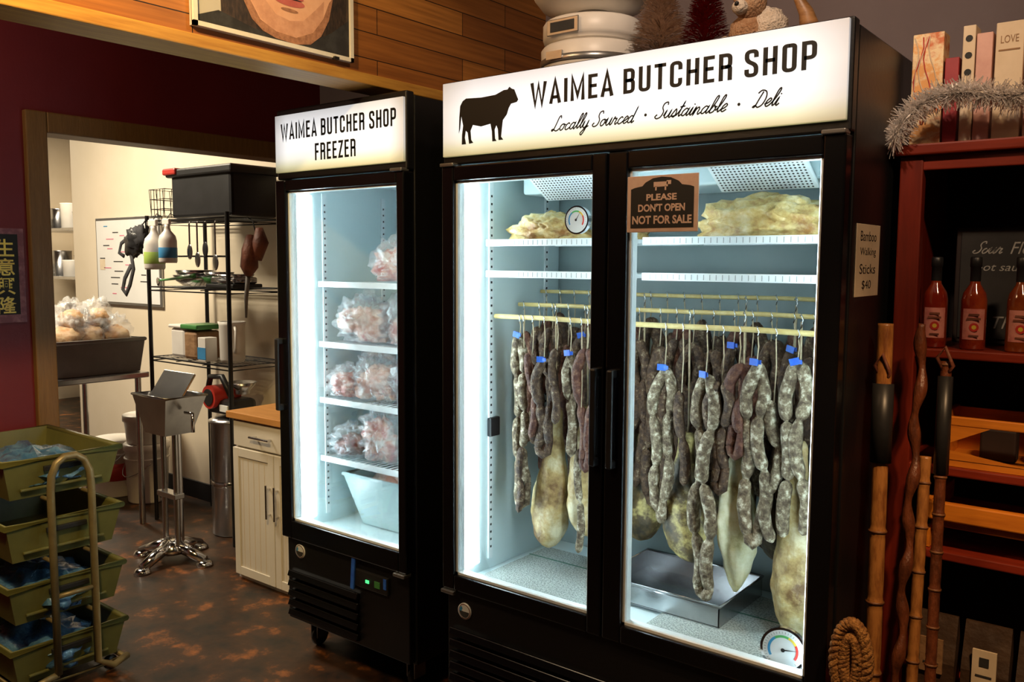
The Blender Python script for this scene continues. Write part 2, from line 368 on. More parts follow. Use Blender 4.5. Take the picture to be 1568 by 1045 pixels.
SCR={'o':(.37,[[(.28,.42),(.12,.38),(.05,.18),(.14,.0),(.27,.08),(.31,.28),(.25,.42),(.30,.36),(.40,.38)]]),
'c':(.34,[[(.30,.36),(.20,.45),(.07,.30),(.06,.10),(.16,.0),(.28,.06),(.36,.16)]]),
'a':(.42,[[(.30,.38),(.18,.45),(.05,.28),(.06,.06),(.17,.02),(.28,.20),(.33,.44),(.29,.14),(.34,.0),(.44,.12)]]),
'l':(.23,[[(0,.10),(.14,.40),(.23,.85),(.19,1.0),(.12,.85),(.09,.3),(.14,.02),(.25,.12)]]),
'y':(.40,[[(.0,.12),(.06,.42),(.06,.12),(.15,.0),(.27,.15),(.32,.44),(.27,-.1),(.15,-.45),(.04,-.35),(.2,-.08),(.42,.12)]]),
'L':(.50,[[(.40,.82),(.34,1.0),(.24,.92),(.20,.55),(.14,.12),(.05,.0),(.0,.08),(.10,.12),(.28,.0),(.42,.02),(.52,.14)]]),
'S':(.48,[[(.48,.80),(.42,.98),(.26,.92),(.24,.68),(.38,.40),(.34,.10),(.16,.0),(.02,.12),(.10,.26)]]),
'u':(.43,[[(.0,.12),(.07,.44),(.06,.12),(.14,.0),(.26,.14),(.32,.44),(.30,.10),(.36,.0),(.45,.12)]]),
'r':(.33,[[(.0,.12),(.08,.48),(.12,.38),(.24,.38),(.20,.12),(.26,.0),(.35,.12)]]),
'e':(.29,[[(.0,.14),(.16,.2),(.27,.36),(.18,.46),(.07,.30),(.07,.08),(.17,.0),(.31,.12)]]),
'd':(.42,[[(.30,.38),(.18,.45),(.05,.28),(.06,.06),(.17,.02),(.28,.20),(.36,.98),(.29,.14),(.34,0),(.44,.12)]]),
't':(.23,[[(.0,.12),(.12,.45),(.17,.88),(.11,.3),(.14,.02),(.25,.12)],[(.02,.58),(.28,.61)]]),
'i':(.19,[[(.0,.12),(.08,.44),(.06,.1),(.12,0),(.21,.12)],[(.10,.62),(.12,.68)]]),
'n':(.40,[[(.0,.12),(.07,.45),(.06,.0),(.12,.32),(.22,.44),(.28,.32),(.26,.1),(.32,0),(.42,.12)]]),
'b':(.34,[[(0,.10),(.14,.40),(.22,.88),(.16,1),(.09,.8),(.06,.1),(.14,0),(.26,.08),(.29,.28),(.22,.40),(.25,.32),(.36,.36)]]),
'D':(.56,[[(.24,.90),(.18,.5),(.12,.06),(.02,.04),(.12,.12),(.28,.0),(.46,.15),(.50,.55),(.38,.88),(.14,.98),(.0,.82)]]),
's':(.28,[[(0,.12),(.14,.48),(.22,.2),(.16,.0),(.04,.06),(.20,.06),(.30,.12)]])}
def crom(P,n=6):
    P=[Vector(p) for p in P]; Q=[P[0]]+P+[P[-1]]; out=[]
    for i in range(1,len(Q)-2):
        a,b,c,d=Q[i-1:i+3]
        for j in range(n):
            t=j/n; out.append(.5*((2*b)+(c-a)*t+(2*a-5*b+4*c-d)*t*t+(3*b-a-3*c+d)*t**3))
    out.append(P[-1]); return [tuple(o) for o in out]
def script_text(mb,body,x0,x1,z0,h,y,k,slant=.38,hw=.046):
    cur=0;st=[]
    for ch in body:
        if ch==' ': cur+=.26; continue
        w,ss=SCR[ch]
        for s_ in ss: st.append([(px+cur+py*slant,py) for px,py in crom(s_)])
        cur+=w
    xa=min(p[0] for s_ in st for p in s_); xb=max(p[0] for s_ in st for p in s_); sx=(x1-x0)/(xb-xa)
    for s_ in st:
        q=[((p[0]-xa)*sx,p[1]*h) for p in s_]
        add_ribbon(mb,q,hw*h,lambda a:x0+a,lambda b:z0+b,y,k)

EX=(1,0,0);EY=(0,1,0);EZ=(0,0,1)
# ------------------------------------------------------------------ room shell
M('floor').box(-10.6,2.2,-2.2,5.2,-.1,0,'floor').build()
M('ceiling').box(-10.6,2.2,-2.2,5.2,3.1,3.2,'ceiling').build()
M('wall_back').box(-4.0,2.2,3.3,3.4,0,3.1,'dim_wall').build()
M('wall_right').box(2.1,2.2,-2.2,3.3,0,3.1,'dim_wall').build()
M('wall_front').box(-10.6,2.2,-2.2,-2.1,0,3.1,'dim_wall').build()
m=M('wall_left'); m.box(-4.1,-4.0,-2.1,1.72,0,3.1,'red_wall'); m.box(-4.1,-4.0,1.72,3.3,2.25,3.1,'red_wall'); m.build()
m=M('trim_1'); m.box(-4.13,-3.97,1.675,1.765,0,2.30,'trim_wood',.006); m.box(-4.13,-3.97,1.765,3.295,2.21,2.30,'trim_wood',.006); m.build()
M('wall_kitchen_back').box(-7.05,-4.0,3.3,3.42,0,3.1,'kitchen_wall').build()
M('wall_kitchen_far').box(-10.6,-7.05,4.9,5.0,0,3.1,'kitchen_wall').build()
M('wall_kitchen_side').box(-10.6,-10.5,-2.1,4.9,0,3.1,'kitchen_wall').build()
m=M('soffit'); m.box(-2.52,-2.40,-2.1,3.3,2.33,3.1,'planks'); m.box(-2.54,-2.385,-2.1,3.3,2.295,2.335,'fascia',.004); m.build()
M('baseboard_kitchen').box(-7.0,-4.0,3.285,3.3,0,.12,'black_matte').build()

# ------------------------------------------------------------------ refrigerators
def cooler(E,x0,x1,sign,doors,handle_xs,smat,gz0,gz1):
    b=M('cabinet_body',E)
    b.box(x0,x0+.035,2.255,2.90,.13,2.25,'black_metal',.004)
    b.box(x1-.035,x1,2.255,2.90,.13,2.25,'black_metal',.004)
    b.box(x0+.035,x1-.035,2.86,2.90,.13,2.25,'black_metal')
    b.box(x0+.035,x1-.035,2.255,2.86,2.0,2.25,'black_metal')
    b.box(x0+.035,x1-.035,2.255,2.86,.13,.50,'black_metal')
    b.box(x0,x1,2.215,2.255,1.985,2.262,'black_metal',.006)  # header box
    b.box(x0+.01,x1-.01,2.225,2.255,.14,.505,'black_metal',.004)
    nz=5
    for i in range(nz):
        z=.16+i*.042
        b.box(x0+.03,x1-.03 if x1-x0>1 else x0+.46,2.205,2.228,z,z+.026,'black_gloss',.003,rot=Matrix.Rotation(-.35,3,'X'))
    b.build()
    li=M('interior_liner',E)
    xi0,xi1=x0+.036,x1-.036
    li.box(xi0,xi0+.012,2.256,2.85,.505,1.995,'liner'); li.box(xi1-.012,xi1,2.256,2.85,.505,1.995,'liner')
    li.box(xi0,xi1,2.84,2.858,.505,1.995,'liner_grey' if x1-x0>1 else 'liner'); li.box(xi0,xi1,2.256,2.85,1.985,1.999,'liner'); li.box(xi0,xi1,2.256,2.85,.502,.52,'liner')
    for xx in ((xi0+.012,xi0+.018),(xi1-.018,xi1-.012)):
        for yy in (2.40,2.74):
            li.box(xx[0],xx[1],yy,yy+.022,.56,1.94,'white_wire')
            z=.6
            while z<1.9:
                li.box(xx[0]-.001,xx[1]+.001,yy+.007,yy+.015,z,z+.008,'black_matte'); z+=.028
    if x1-x0>1: li.box(xi0+.0125,xi0+.03,2.395,2.45,1.02,1.09,'black_plastic',.004)
    li.build()
    for n,(dx0,dx1,gx0,gx1) in enumerate(doors):
        d=M('glass_door_frame',E); z0,z1=.50,1.98
        d.box(dx0,gx0,2.20,2.252,z0,z1,'black_gloss',.005); d.box(gx1,dx1,2.20,2.252,z0,z1,'black_gloss',.005)
        d.box(gx0,gx1,2.20,2.252,z0,gz0,'black_gloss',.005); d.box(gx0,gx1,2.20,2.252,gz1,z1,'black_gloss',.005)
        g=.008
        d.box(gx0,gx0+g,2.215,2.25,gz0,gz1,'white_wire'); d.box(gx1-g,gx1,2.215,2.25,gz0,gz1,'white_wire')
        d.box(gx0,gx1,2.215,2.25,gz0,gz0+g,'white_wire'); d.box(gx0,gx1,2.215,2.25,gz1-g,gz1,'white_wire')
        hx=handle_xs[n]
        d.box(hx-.011,hx+.011,2.172,2.184,1.04,1.34,'black_plastic',.006); d.box(hx-.011,hx+.011,2.175,2.205,1.315,1.34,'black_plastic',.004); d.box(hx-.011,hx+.011,2.175,2.205,1.04,1.065,'black_plastic',.004)
        hg=dx1-.03 if hx<(dx0+dx1)/2 else dx0+.03
        if len(doors)>1: hg=dx0+.03 if n==0 else dx1-.03
        d.box(hg-.03,hg+.03,2.19,2.23,1.978,1.99,'alu',.003); d.box(hg-.03,hg+.03,2.19,2.23,.485,.498,'alu',.003)
        d.build()
        p=M('glass_pane',E); p.box(gx0,gx1,2.222,2.226,gz0,gz1,'glass_door'); p.build()
    l=M('led_strips',E)
    l.box(xi0+.0125,xi0+.024,2.262,2.335,.56,1.93,'led',.004)
    l.box(xi1-.050,xi1-.036,2.262,2.285,.56,1.93,'led')
    if len(doors)>1:
        mxm=(doors[0][1]+doors[1][0])/2
        l.box(mxm+.030,mxm+.046,2.262,2.285,.56,1.93,'led'); l.box(mxm-.042,mxm-.030,2.262,2.285,.56,1.93,'led')
    l.build()
    mm=M('mullion',E)
    mm.box(xi1-.035,xi1-.012,2.256,2.30,.52,1.985,'liner')
    if len(doors)>1: mm.box(mxm-.028,mxm+.028,2.256,2.30,.52,1.985,'black_metal')
    mm.build()
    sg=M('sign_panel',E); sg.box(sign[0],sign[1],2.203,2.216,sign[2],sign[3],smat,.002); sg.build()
    c=M('casters',E)
    for cx in (x0+.08,x1-.08):
        for cy in (2.33,2.80):
            c.lathe([(0,-.013),(.032,-.013),(.04,-.008),(.04,.008),(.032,.013),(0,.013)],(cx,cy,.04),'black_plastic',axis='x',seg=20)
            c.box(cx-.022,cx-.017,cy-.03,cy+.03,.04,.11,'alu'); c.box(cx+.017,cx+.022,cy-.03,cy+.03,.04,.11,'alu'); c.box(cx-.035,cx+.035,cy-.035,cy+.035,.11,.13,'alu')
    c.build()

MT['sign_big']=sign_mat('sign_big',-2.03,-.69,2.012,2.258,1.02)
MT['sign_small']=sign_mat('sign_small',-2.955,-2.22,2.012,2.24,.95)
R=empty('display_refrigerator',(-1.36,2.55,0))
cooler(R,-2.040,-.680,(-2.031,-.690,2.012,2.256),[(-2.035,-1.374,-1.982,-1.425),(-1.368,-.685,-1.303,-.741)],[-1.398,-1.338],'sign_big',.556,1.93)
F=empty('upright_freezer',(-2.587,2.55,0))
cooler(F,-2.958,-2.216,(-2.952,-2.222,2.012,2.238),[(-2.955,-2.219,-2.892,-2.258)],[-2.935],'sign_small',.577,1.937)

t=M('sign_lettering',R)
sign_text(t,'WAIMEA BUTCHER SHOP',-1.657,-.766,2.143,2.214,2.2015,'ink')
cow=[(-1.940,2.190),(-1.925,2.197),(-1.86,2.193),(-1.80,2.195),(-1.765,2.206),(-1.750,2.206),(-1.742,2.214),(-1.733,2.207),(-1.722,2.203),(-1.712,2.182),(-1.706,2.170),(-1.712,2.163),(-1.735,2.160),(-1.744,2.148),(-1.752,2.128),(-1.768,2.112),(-1.772,2.085),(-1.775,2.060),(-1.766,2.050),(-1.786,2.050),(-1.789,2.085),(-1.795,2.098),(-1.802,2.085),(-1.800,2.056),(-1.794,2.048),(-1.812,2.048),(-1.814,2.080),(-1.820,2.105),(-1.860,2.100),(-1.895,2.108),(-1.905,2.090),(-1.902,2.060),(-1.893,2.050),(-1.912,2.048),(-1.918,2.085),(-1.926,2.092),(-1.930,2.070),(-1.925,2.048),(-1.944,2.048),(-1.943,2.080),(-1.938,2.110),(-1.946,2.14),(-1.951,2.10),(-1.957,2.085),(-1.955,2.14),(-1.951,2.175)]
t.poly([(x,2.2015,z) for x,z in cow],'ink')
script_text(t,'Locally Sourced',-1.576,-1.272,2.060,.043,2.2015,'ink')
script_text(t,'Sustainable',-1.218,-1.000,2.063,.043,2.2015,'ink')
script_text(t,'Deli',-.930,-.852,2.064,.043,2.2015,'ink')
t.disc((-1.248,2.2015,2.077),.0045,EX,EZ,'ink',10); t.disc((-.968,2.2015,2.077),.0045,EX,EZ,'ink',10)
t.build()
t=M('sign_lettering',F)
sign_text(t,'WAIMEA BUTCHER SHOP',-2.912,-2.255,2.139,2.203,2.2015,'ink')
sign_text(t,'FREEZER',-2.703,-2.469,2.047,2.112,2.2015,'ink'); t.build()

def badge(E,x,z,y):
    b=M('round_badge',E)
    b.lathe([(0,0),(.030,0),(.030,.004)],(x,y-.001,z),'dial_white',axis='y',seg=28)
    b.disc((x,y-.0015,z),.027,EX,EZ,'brown_leather'); b.disc((x,y-.002,z),.024,EX,EZ,'dial_white')
    b.disc((x,y-.0025,z),.0225,EX,EZ,'chalk',a0=math.pi,a1=2*math.pi,rin=.001); b.disc((x,y-.0028,z),.0225,EX,EZ,'dial_blue',a0=2.2,a1=math.pi,rin=.012)
    b.build()
badge(R,-1.949,.425,2.222); badge(F,-2.864,.445,2.222)
c=M('control_panel',F); c.box(-2.52,-2.33,2.212,2.226,.385,.455,'black_plastic',.004)
c.box(-2.45,-2.432,2.209,2.213,.412,.424,'green_led'); c.box(-2.40,-2.37,2.209,2.213,.405,.43,'green_plastic'); c.box(-2.35,-2.335,2.209,2.213,.41,.45,'blue_tape')
c.box(-2.53,-2.51,2.205,2.213,.37,.50,'blue_tape',.002,rot=Matrix.Rotation(.08,3,'Y')); c.build()

# notice sticker on right door
n=M('door_notice',R)
n.box(-1.300,-1.075,2.196,2.1995,1.745,1.905,'tan_sign',.003)
yy=2.1950
pts=[(-1.287,1.757),(-1.088,1.757),(-1.088,1.868),(-1.10,1.872),(-1.125,1.876),(-1.135,1.886),(-1.16,1.897),(-1.188,1.900),(-1.216,1.897),(-1.24,1.886),(-1.25,1.876),(-1.275,1.872),(-1.287,1.868)]
n.poly([(x,yy,z) for x,z in pts],'ink')
n.text('PLEASE',(-1.236,yy-.001,1.834),EX,EZ,.096,.019,'tan_sign',bold=.035)
n.text("DON'T OPEN",(-1.262,yy-.001,1.803),EX,EZ,.148,.022,'tan_sign',bold=.035)
n.text('NOT FOR SALE',(-1.281,yy-.001,1.768),EX,EZ,.188,.024,'tan_sign',bold=.035)
n.box(-1.213,-1.168,yy-.0015,yy-.001,1.872,1.886,'tan_sign',.0003); n.box(-1.208,-1.203,yy-.0015,yy-.001,1.862,1.874,'tan_sign'); n.box(-1.178,-1.173,yy-.0015,yy-.001,1.862,1.874,'tan_sign'); n.box(-1.172,-1.158,yy-.0015,yy-.001,1.878,1.889,'tan_sign')
n.build()

# evaporator housing and perforated trays
ev=M('evaporator_housing',R)
ev.box(-1.93,-.79,2.52,2.83,1.90,1.985,'liner',.01)
for cx in (-1.66,-1.00):
    rot=Matrix.Rotation(-.55,3,'X'); c0=Vector((cx,2.45,1.915))
    ev.box(c0.x-.15,c0.x+.15,c0.y-.07,c0.y+.07,c0.z-.007,c0.z+.007,'white_wire',.005,rot=rot)
    for i in range(22):
        for j in range(10):
            p=c0+rot@Vector((-.134+i*.0128,-.058+j*.0128,-.0078)); ev.disc(p,.0036,rot@Vector(EX),rot@Vector(EY),'chalk',8)
ev.build()

def wire_shelf(E,x0,x1,y0,y1,z,name='wire_shelf',step=.028,k='white_wire'):
    w=M(name,E)
    w.box(x0,x1,y0-.004,y0+.004,z-.012,z+.012,k,.002)
    w.box(x0,x1,y1-.004,y1+.004,z-.006,z+.006,k)
    w.box(x0,x0+.006,y0,y1,z-.006,z+.006,k); w.box(x1-.006,x1,y0,y1,z-.006,z+.006,k)
    x=x0+step
    while x<x1:
        w.cyl((x,y0,z+.004),(x,y1,z+.004),.0022,k,6); x+=step
    return w
for xa,xb in ((-1.985,-1.37),(-1.35,-.745)):
    for z in (1.725,1.615):
        w=wire_shelf(R,xa,xb,2.38,2.80,z)
        x=xa+.03
        while x<xb: w.box(x-.001,x+.001,2.3755,2.3765,z-.008,z+.008,'liner_grey'); x+=.02
        w.build()
rods=M('hanging_rods',R)
RODS=[(2.42,1.462,.0085),(2.56,1.50,.0075),(2.70,1.545,.007)]
for y,z,r in RODS: rods.tube([(-1.975+i*.24,y,z+.002*math.sin(i*2)) for i in range(6)]+[(-.748,y,z)],r,'rod_yellow',8)
rods.build()

# hanging charcuterie
def salami(m,x,y,zt,zb,r,k,seed,strands=2,rodz=None,tape=False):
    rnd=random.Random(seed)
    L=zt-zb; nl=max(1,round(L/.16))
    base=[]
    for s_ in range(strands):
        off=(s_-(strands-1)/2)*r*2.05
        zb2=zb+rnd.uniform(0,.07)*(s_>0); n=max(10,int((zt-zb2)/.009)); pts=[];rr=[]
        ph=rnd.uniform(0,6); offy=rnd.uniform(-.012,.012)
        kinks=[rnd.uniform(-.014,.014) for _ in range(nl+2)]
        bow=rnd.uniform(.007,.016)
        for i in range(n+1):
            t=i/n; fl=t*nl; li=min(int(fl),nl-1); f=fl-li
            kx=kinks[li]*(1-f)+kinks[li+1]*f + bow*math.sin(f*math.pi)*(1 if (li+s_)%2 else -1)
            spread=min(1,t*5)
            pts.append((x+off*spread+kx,y+offy+.008*math.sin(ph+t*5),zt-t*(zt-zb2)))
            q=abs(2*f-1); rad=r*(max(.22,(1-q**7)**.5))
            rad*=1+.16*noise.noise(Vector((i*.22,seed,s_)))
            rr.append(rad)
        m.tube(pts,rr,k,10); base.append(pts[-1])
    if strands==2 and rnd.random()<.75:
        a,b=base; zc=min(a[2],b[2])-.002
        m.tube([(a[0],a[1],a[2]+.01),(a[0]*.8+b[0]*.2,a[1],zc-r*.5),((a[0]+b[0])/2,a[1],zc-r*.9),(a[0]*.2+b[0]*.8,b[1],zc-r*.5),(b[0],b[1],b[2]+.01)],[r*.7,r*.85,r*.9,r*.85,r*.7],k,10)
    rz=rodz or 1.462
    m.tube([(x,y,zt-.004),(x+.004,y,(zt+rz)/2),(x,y,rz-.012)],.0018,'string',6)
    m.tube([(x,y-.004,rz-.02),(x+.008,y-.012,rz-.004),(x,y-.006,rz+.012),(x-.008,y+.008,rz+.006)],.0018,'chrome',6)
    if tape:
        m.box(x-.014,x+.014,y-r*1.3,y-r*1.3+.003,zt-.008,zt+.012,'blue_tape',rot=Matrix.Rotation(rnd.uniform(-.4,.4),3,'Z')@Matrix.Rotation(rnd.uniform(-.3,.3),3,'Y'))
        m.box(x+.004,x+.022,y-r*1.2,y-r*1.2+.003,zt-.004,zt+.008,'blue_tape',rot=Matrix.Rotation(rnd.uniform(-.9,.2),3,'Z'))
sl=M('hanging_salami')
F1=[(-1.862,1.40,.80,.017,'salami_grey',2,1),(-1.805,1.34,1.04,.014,'salami_red',1,0),(-1.755,1.32,1.00,.018,'salami',2,1),(-1.70,1.36,1.10,.015,'salami',1,0),(-1.645,1.35,1.02,.017,'salami_grey',2,1),
    (-1.575,1.37,.98,.018,'salami_red',2,0),(-1.60,1.02,.66,.014,'salami_grey',1,0),(-1.845,1.00,.76,.014,'salami',1,0),
    (-1.285,1.33,.86,.018,'salami_grey',2,1),(-1.225,1.26,.96,.017,'salami',1,0),(-1.145,1.32,.64,.020,'salami_grey',2,1),(-1.092,1.30,.98,.017,'salami',2,0),(-1.04,1.36,1.10,.018,'salami_red',2,0),
    (-.985,1.37,.84,.020,'salami_grey',2,1),(-.93,1.26,.84,.018,'salami_grey',1,0),(-.865,1.38,.86,.020,'salami_grey',2,1),(-.79,1.36,.92,.019,'salami_grey',2,0)]
for i,(x,zt,zb,r,k,st,tp) in enumerate(F1): salami(sl,x,2.42,zt,zb,r,k,i+1,st,1.462,tp)
F2=[(-1.93,1.40,1.0,.017,'salami_red',2,0),(-1.86,1.42,.98,.017,'salami',2,0),(-1.80,1.42,1.06,.018,'salami',2,0),(-1.73,1.36,1.02,.018,'salami_red',2,0),(-1.66,1.40,1.04,.02,'salami',2,1),(-1.58,1.42,.98,.018,'salami',2,0),(-1.51,1.40,.98,.018,'salami',2,0),
    (-1.44,1.40,.92,.018,'salami',2,0),(-1.36,1.38,.86,.019,'salami',2,0),(-1.30,1.41,.92,.018,'salami',2,0),(-1.24,1.40,.98,.018,'salami',2,0),(-1.17,1.38,.96,.02,'salami',2,0),(-1.10,1.40,.94,.018,'salami',2,1),(-1.04,1.37,.98,.019,'salami_red',2,0),(-.98,1.42,.96,.018,'salami',2,0),(-.91,1.40,.92,.019,'salami',2,1),(-.85,1.38,.96,.018,'salami',2,0),(-.79,1.40,.92,.018,'salami',2,0)]
for i,(x,zt,zb,r,k,st,tp) in enumerate(F2): salami(sl,x-.02,2.56,zt,zb,r,k,i+41,st,1.50,tp)
for i in range(19):
    salami(sl,-1.95+i*.065,2.70,1.44+.03*math.sin(i*2.1),.84+.09*math.sin(i*1.7),.021,'salami' if i%3 else 'salami_red',i+90,2,1.545,0)
sl.build()

def ham(x,y,zt,zb,w,k,seed,rodz=1.50,flat=.65,lean=0,name='cured_ham',point=0):
    m=M(name); n=44; seg=32; vs=[]
    prof=[(0,.26),(.03,.38),(.08,.34),(.18,.38),(.32,.56),(.48,.80),(.62,.95),(.76,1.0),(.88,.86),(.95,.62),(1,.14)]
    if point: prof=[(0,.20),(.03,.30),(.1,.34),(.22,.52),(.40,.84),(.58,1.0),(.72,.92),(.86,.62),(.95,.34),(1,.10)]
    def pr(t):
        for (a,ra),(b,rb) in zip(prof,prof[1:]):
            if t<=b:
                u=(t-a)/(b-a); return ra+(rb-ra)*(u if (rb>ra or point) else (1-math.cos(u*math.pi/2)))
        return prof[-1][1]
    for i in range(n+1):
        t=i/n; z=zt-t*(zt-zb); rr=pr(t)*w; sw=.014*math.sin(t*4+seed)
        for j in range(seg):
            a=2*math.pi*j/seg
            d=1+.24*noise.noise(Vector((math.cos(a)*1.2+seed*5,math.sin(a)*1.2,t*2.6)))+.11*noise.noise(Vector((math.cos(a)*3+seed*5,math.sin(a)*3,t*11)))
            vs.append((x+lean*t+sw+rr*d*math.cos(a),y+rr*d*math.sin(a)*flat,z))
    fs=[(i*seg+j,i*seg+(j+1)%seg,(i+1)*seg+(j+1)%seg,(i+1)*seg+j) for i in range(n) for j in range(seg)]
    fs+= [tuple(range(seg))[::-1],tuple(n*seg+j for j in range(seg))]
    m.add(vs,fs,k,True)
    x+=.014*math.sin(seed)
    m.tube([(x,y,zt-.03),(x+.005,y,zt+.03),(x,y,rodz-.01)],.003,'string',6)
    m.tube([(x,y-.004,rodz-.03),(x+.008,y-.012,rodz-.004),(x,y-.006,rodz+.012),(x-.008,y+.008,rodz+.006)],.002,'chrome',6)
    m.build()
ham(-1.775,2.50,1.14,.62,.076,'ham_tan',1,1.50)
ham(-1.635,2.49,1.16,.70,.062,'ham_tan',2,1.50,lean=.02)
ham(-1.235,2.48,1.12,.70,.082,'ham_dark',3,1.50,lean=0.02)
ham(-1.045,2.49,1.14,.635,.066,'ham_pale',4,1.50,lean=-.03,point=1)
ham(-.865,2.48,1.14,.545,.086,'ham_tan',5,1.50)
ham(-1.47,2.62,1.06,.68,.08,'ham_dark',6,1.54)
ham(-1.13,2.64,1.10,.74,.09,'ham_dark',8,1.54)
ham(-.96,2.64,1.08,.70,.09,'ham_dark',9,1.54)

def slab(x0,x1,y,z,h,k,seed):
    m=M('cured_pork_belly')
    m.ell(((x0+x1)/2,y,z+h*.36),((x1-x0)/2,.11,h*.66),k,48,26,.30,8,z,seed)
    m.ell(((x0*.4+x1*.6),y-.02,z+h*.50),((x1-x0)/4,.08,h*.52),k,36,20,.30,8,z,seed+5); m.build()
slab(-1.94,-1.64,2.50,1.731,.095,'fat',1); slab(-1.22,-.78,2.50,1.731,.120,'fat',2); slab(-1.60,-1.44,2.55,1.731,.08,'fat',3)

def dial(x,y,z,r,yaw=0,needle=1.0):
    m=M('dial_thermometer')
    rot=Matrix.Rotation(yaw,3,'Z'); c=Vector((x,y,z)); e1=rot@Vector(EX); nrm=rot@Vector((0,-1,0))
    m.cyl(c,c-nrm*.02,r*1.03,'chrome',36)
    e2=Vector(EZ)
    m.disc(c+nrm*.001,r*1.08,e1,e2,'chrome',36); m.disc(c+nrm*.002,r*.96,e1,e2,'dial_white',36)
    for a0,a1,k in ((-.6,.5,'dial_red'),(.5,1.2,'dial_yellow'),(1.2,2.2,'dial_green'),(2.2,3.7,'dial_blue')):
        m.disc(c+nrm*.003,r*.72,e1,e2,k,12,a0,a1,r*.60)
    for i in range(30):
        a=-.8+i*4.7/29; d=e1*math.cos(a)+e2*math.sin(a)
        t_=e1*(-math.sin(a))+e2*math.cos(a)
        m.poly([c+nrm*.0032+d*r*.8+t_*r*.008,c+nrm*.0032+d*r*.8-t_*r*.008,c+nrm*.0032+d*r*.9-t_*r*.008,c+nrm*.0032+d*r*.9+t_*r*.008],'ink')
    d=e1*math.cos(needle)+e2*math.sin(needle); t_=e1*(-math.sin(needle))+e2*math.cos(needle)
    m.poly([c+nrm*.004+t_*r*.04,c+nrm*.004-t_*r*.04,c+nrm*.004+d*r*.75],'ink'); m.disc(c+nrm*.005,r*.1,e1,e2,'ink',12)
    m.build()
dial(-1.545,2.30,1.792,.042); dial(-.822,2.268,.596,.058,.15,.1)

for xa,xb,ya,yb in ((-1.95,-1.42,2.30,2.72),(-1.28,-.76,2.275,2.76)):
    m=M('towel_mat'); m.box(xa,xb,ya,yb,.521,.531,'paper_mat',.003); m.box(xa,xb,ya+.30,ya+.308,.5312,.5318,'green_stripe'); m.build()
m=M('steel_pan'); x0,x1,y0,y1=-1.52,-1.08,2.42,2.76
m.box(x0,x1,y0,y1,.533,.537,'steel')
m.box(x0,x1,y0,y0+.004,.535,.60,'steel'); m.box(x0,x1,y1-.004,y1,.535,.60,'steel'); m.box(x0,x0+.004,y0,y1,.535,.60,'steel'); m.box(x1-.004,x1,y0,y1,.535,.60,'steel')
m.tube([(x0,y0,.60),(x1,y0,.60),(x1,y1,.60),(x0,y1,.60)],.006,'steel',8,closed=True); m.build()

m=M('price_tag'); m.box(-.680,-.678,2.292,2.500,1.572,1.762,'cream',.001)
for i,s_ in enumerate(('Bamboo','Walking','Sticks','$40')):
    m.text(s_,(-.6775,2.325 if i<3 else 2.35,1.718-i*.043),EY,EZ,.14 if i<3 else .08,.026,'ink')
m.build()

# ------------------------------------------------------------------ freezer contents
FS=[1.560,1.305,1.065,.812]
for z in FS: wire_shelf(F,-2.905,-2.27,2.375,2.80,z,'wire_shelf',.03).build()
def bag(x,y,z,rx,ry,rz,k,seed,name='frozen_meat_bag'):
    m=M(name)
    rnd=random.Random(seed)
    for i in range(6):
        m.ell((x+rnd.uniform(-.5,.5)*rx,y+rnd.uniform(-.3,.3)*ry,z+rz*(.45+.45*(i%2))),(rx*rnd.uniform(.35,.55),ry*.55,rz*rnd.uniform(.45,.6)),k,20,12,.45,8,z,seed+i*3)
    m.ell((x,y,z+rz*.85),(rx*1.03,ry*1.05,rz*1.1),'plastic_film',40,24,.45,16,z,seed+50)
    m.add([(x-rx*.15,y,z+rz*1.7),(x+rx*.15,y-.01,z+rz*1.75),(x+rx*.45,y,z+rz*2.25),(x+rx*.1,y-.02,z+rz*2.35)],[(0,1,2,3)],'plastic_film')
    m.build()
zt=.018
bag(-2.48,2.46,FS[0]+zt,.15,.08,.090,'meat_pink',1)
bag(-2.71,2.46,FS[1]+zt,.14,.08,.095,'meat_pale',2); bag(-2.46,2.48,FS[1]+zt,.13,.08,.11,'meat_pink',3)
bag(-2.81,2.45,FS[2]+zt,.09,.07,.065,'meat_pink',4); bag(-2.64,2.47,FS[2]+zt,.12,.08,.10,'meat_pale',5); bag(-2.42,2.47,FS[2]+zt,.11,.08,.11,'meat_pink',6)
bag(-2.79,2.45,FS[3]+zt,.11,.07,.065,'meat_dark',7); bag(-2.59,2.46,FS[3]+zt,.11,.08,.12,'meat_pink',8); bag(-2.40,2.48,FS[3]+zt,.11,.08,.11,'meat_pale',9)
m=M('storage_bin')
A=[(-2.84,2.44,.74),(-2.33,2.44,.74),(-2.33,2.78,.74),(-2.84,2.78,.74)]; B_=[(-2.76,2.48,.525),(-2.40,2.48,.525),(-2.40,2.74,.525),(-2.76,2.74,.525)]
m.add(A+B_,[(0,1,5,4),(1,2,6,5),(2,3,7,6),(3,0,4,7),(7,6,5,4)],'bin_clear'); m.tube(A,.008,'bin_clear',8,closed=True)
m.ell((-2.58,2.61,.70),(.20,.13,.07),'meat_pale',24,14,.4,9,None,4); m.build()

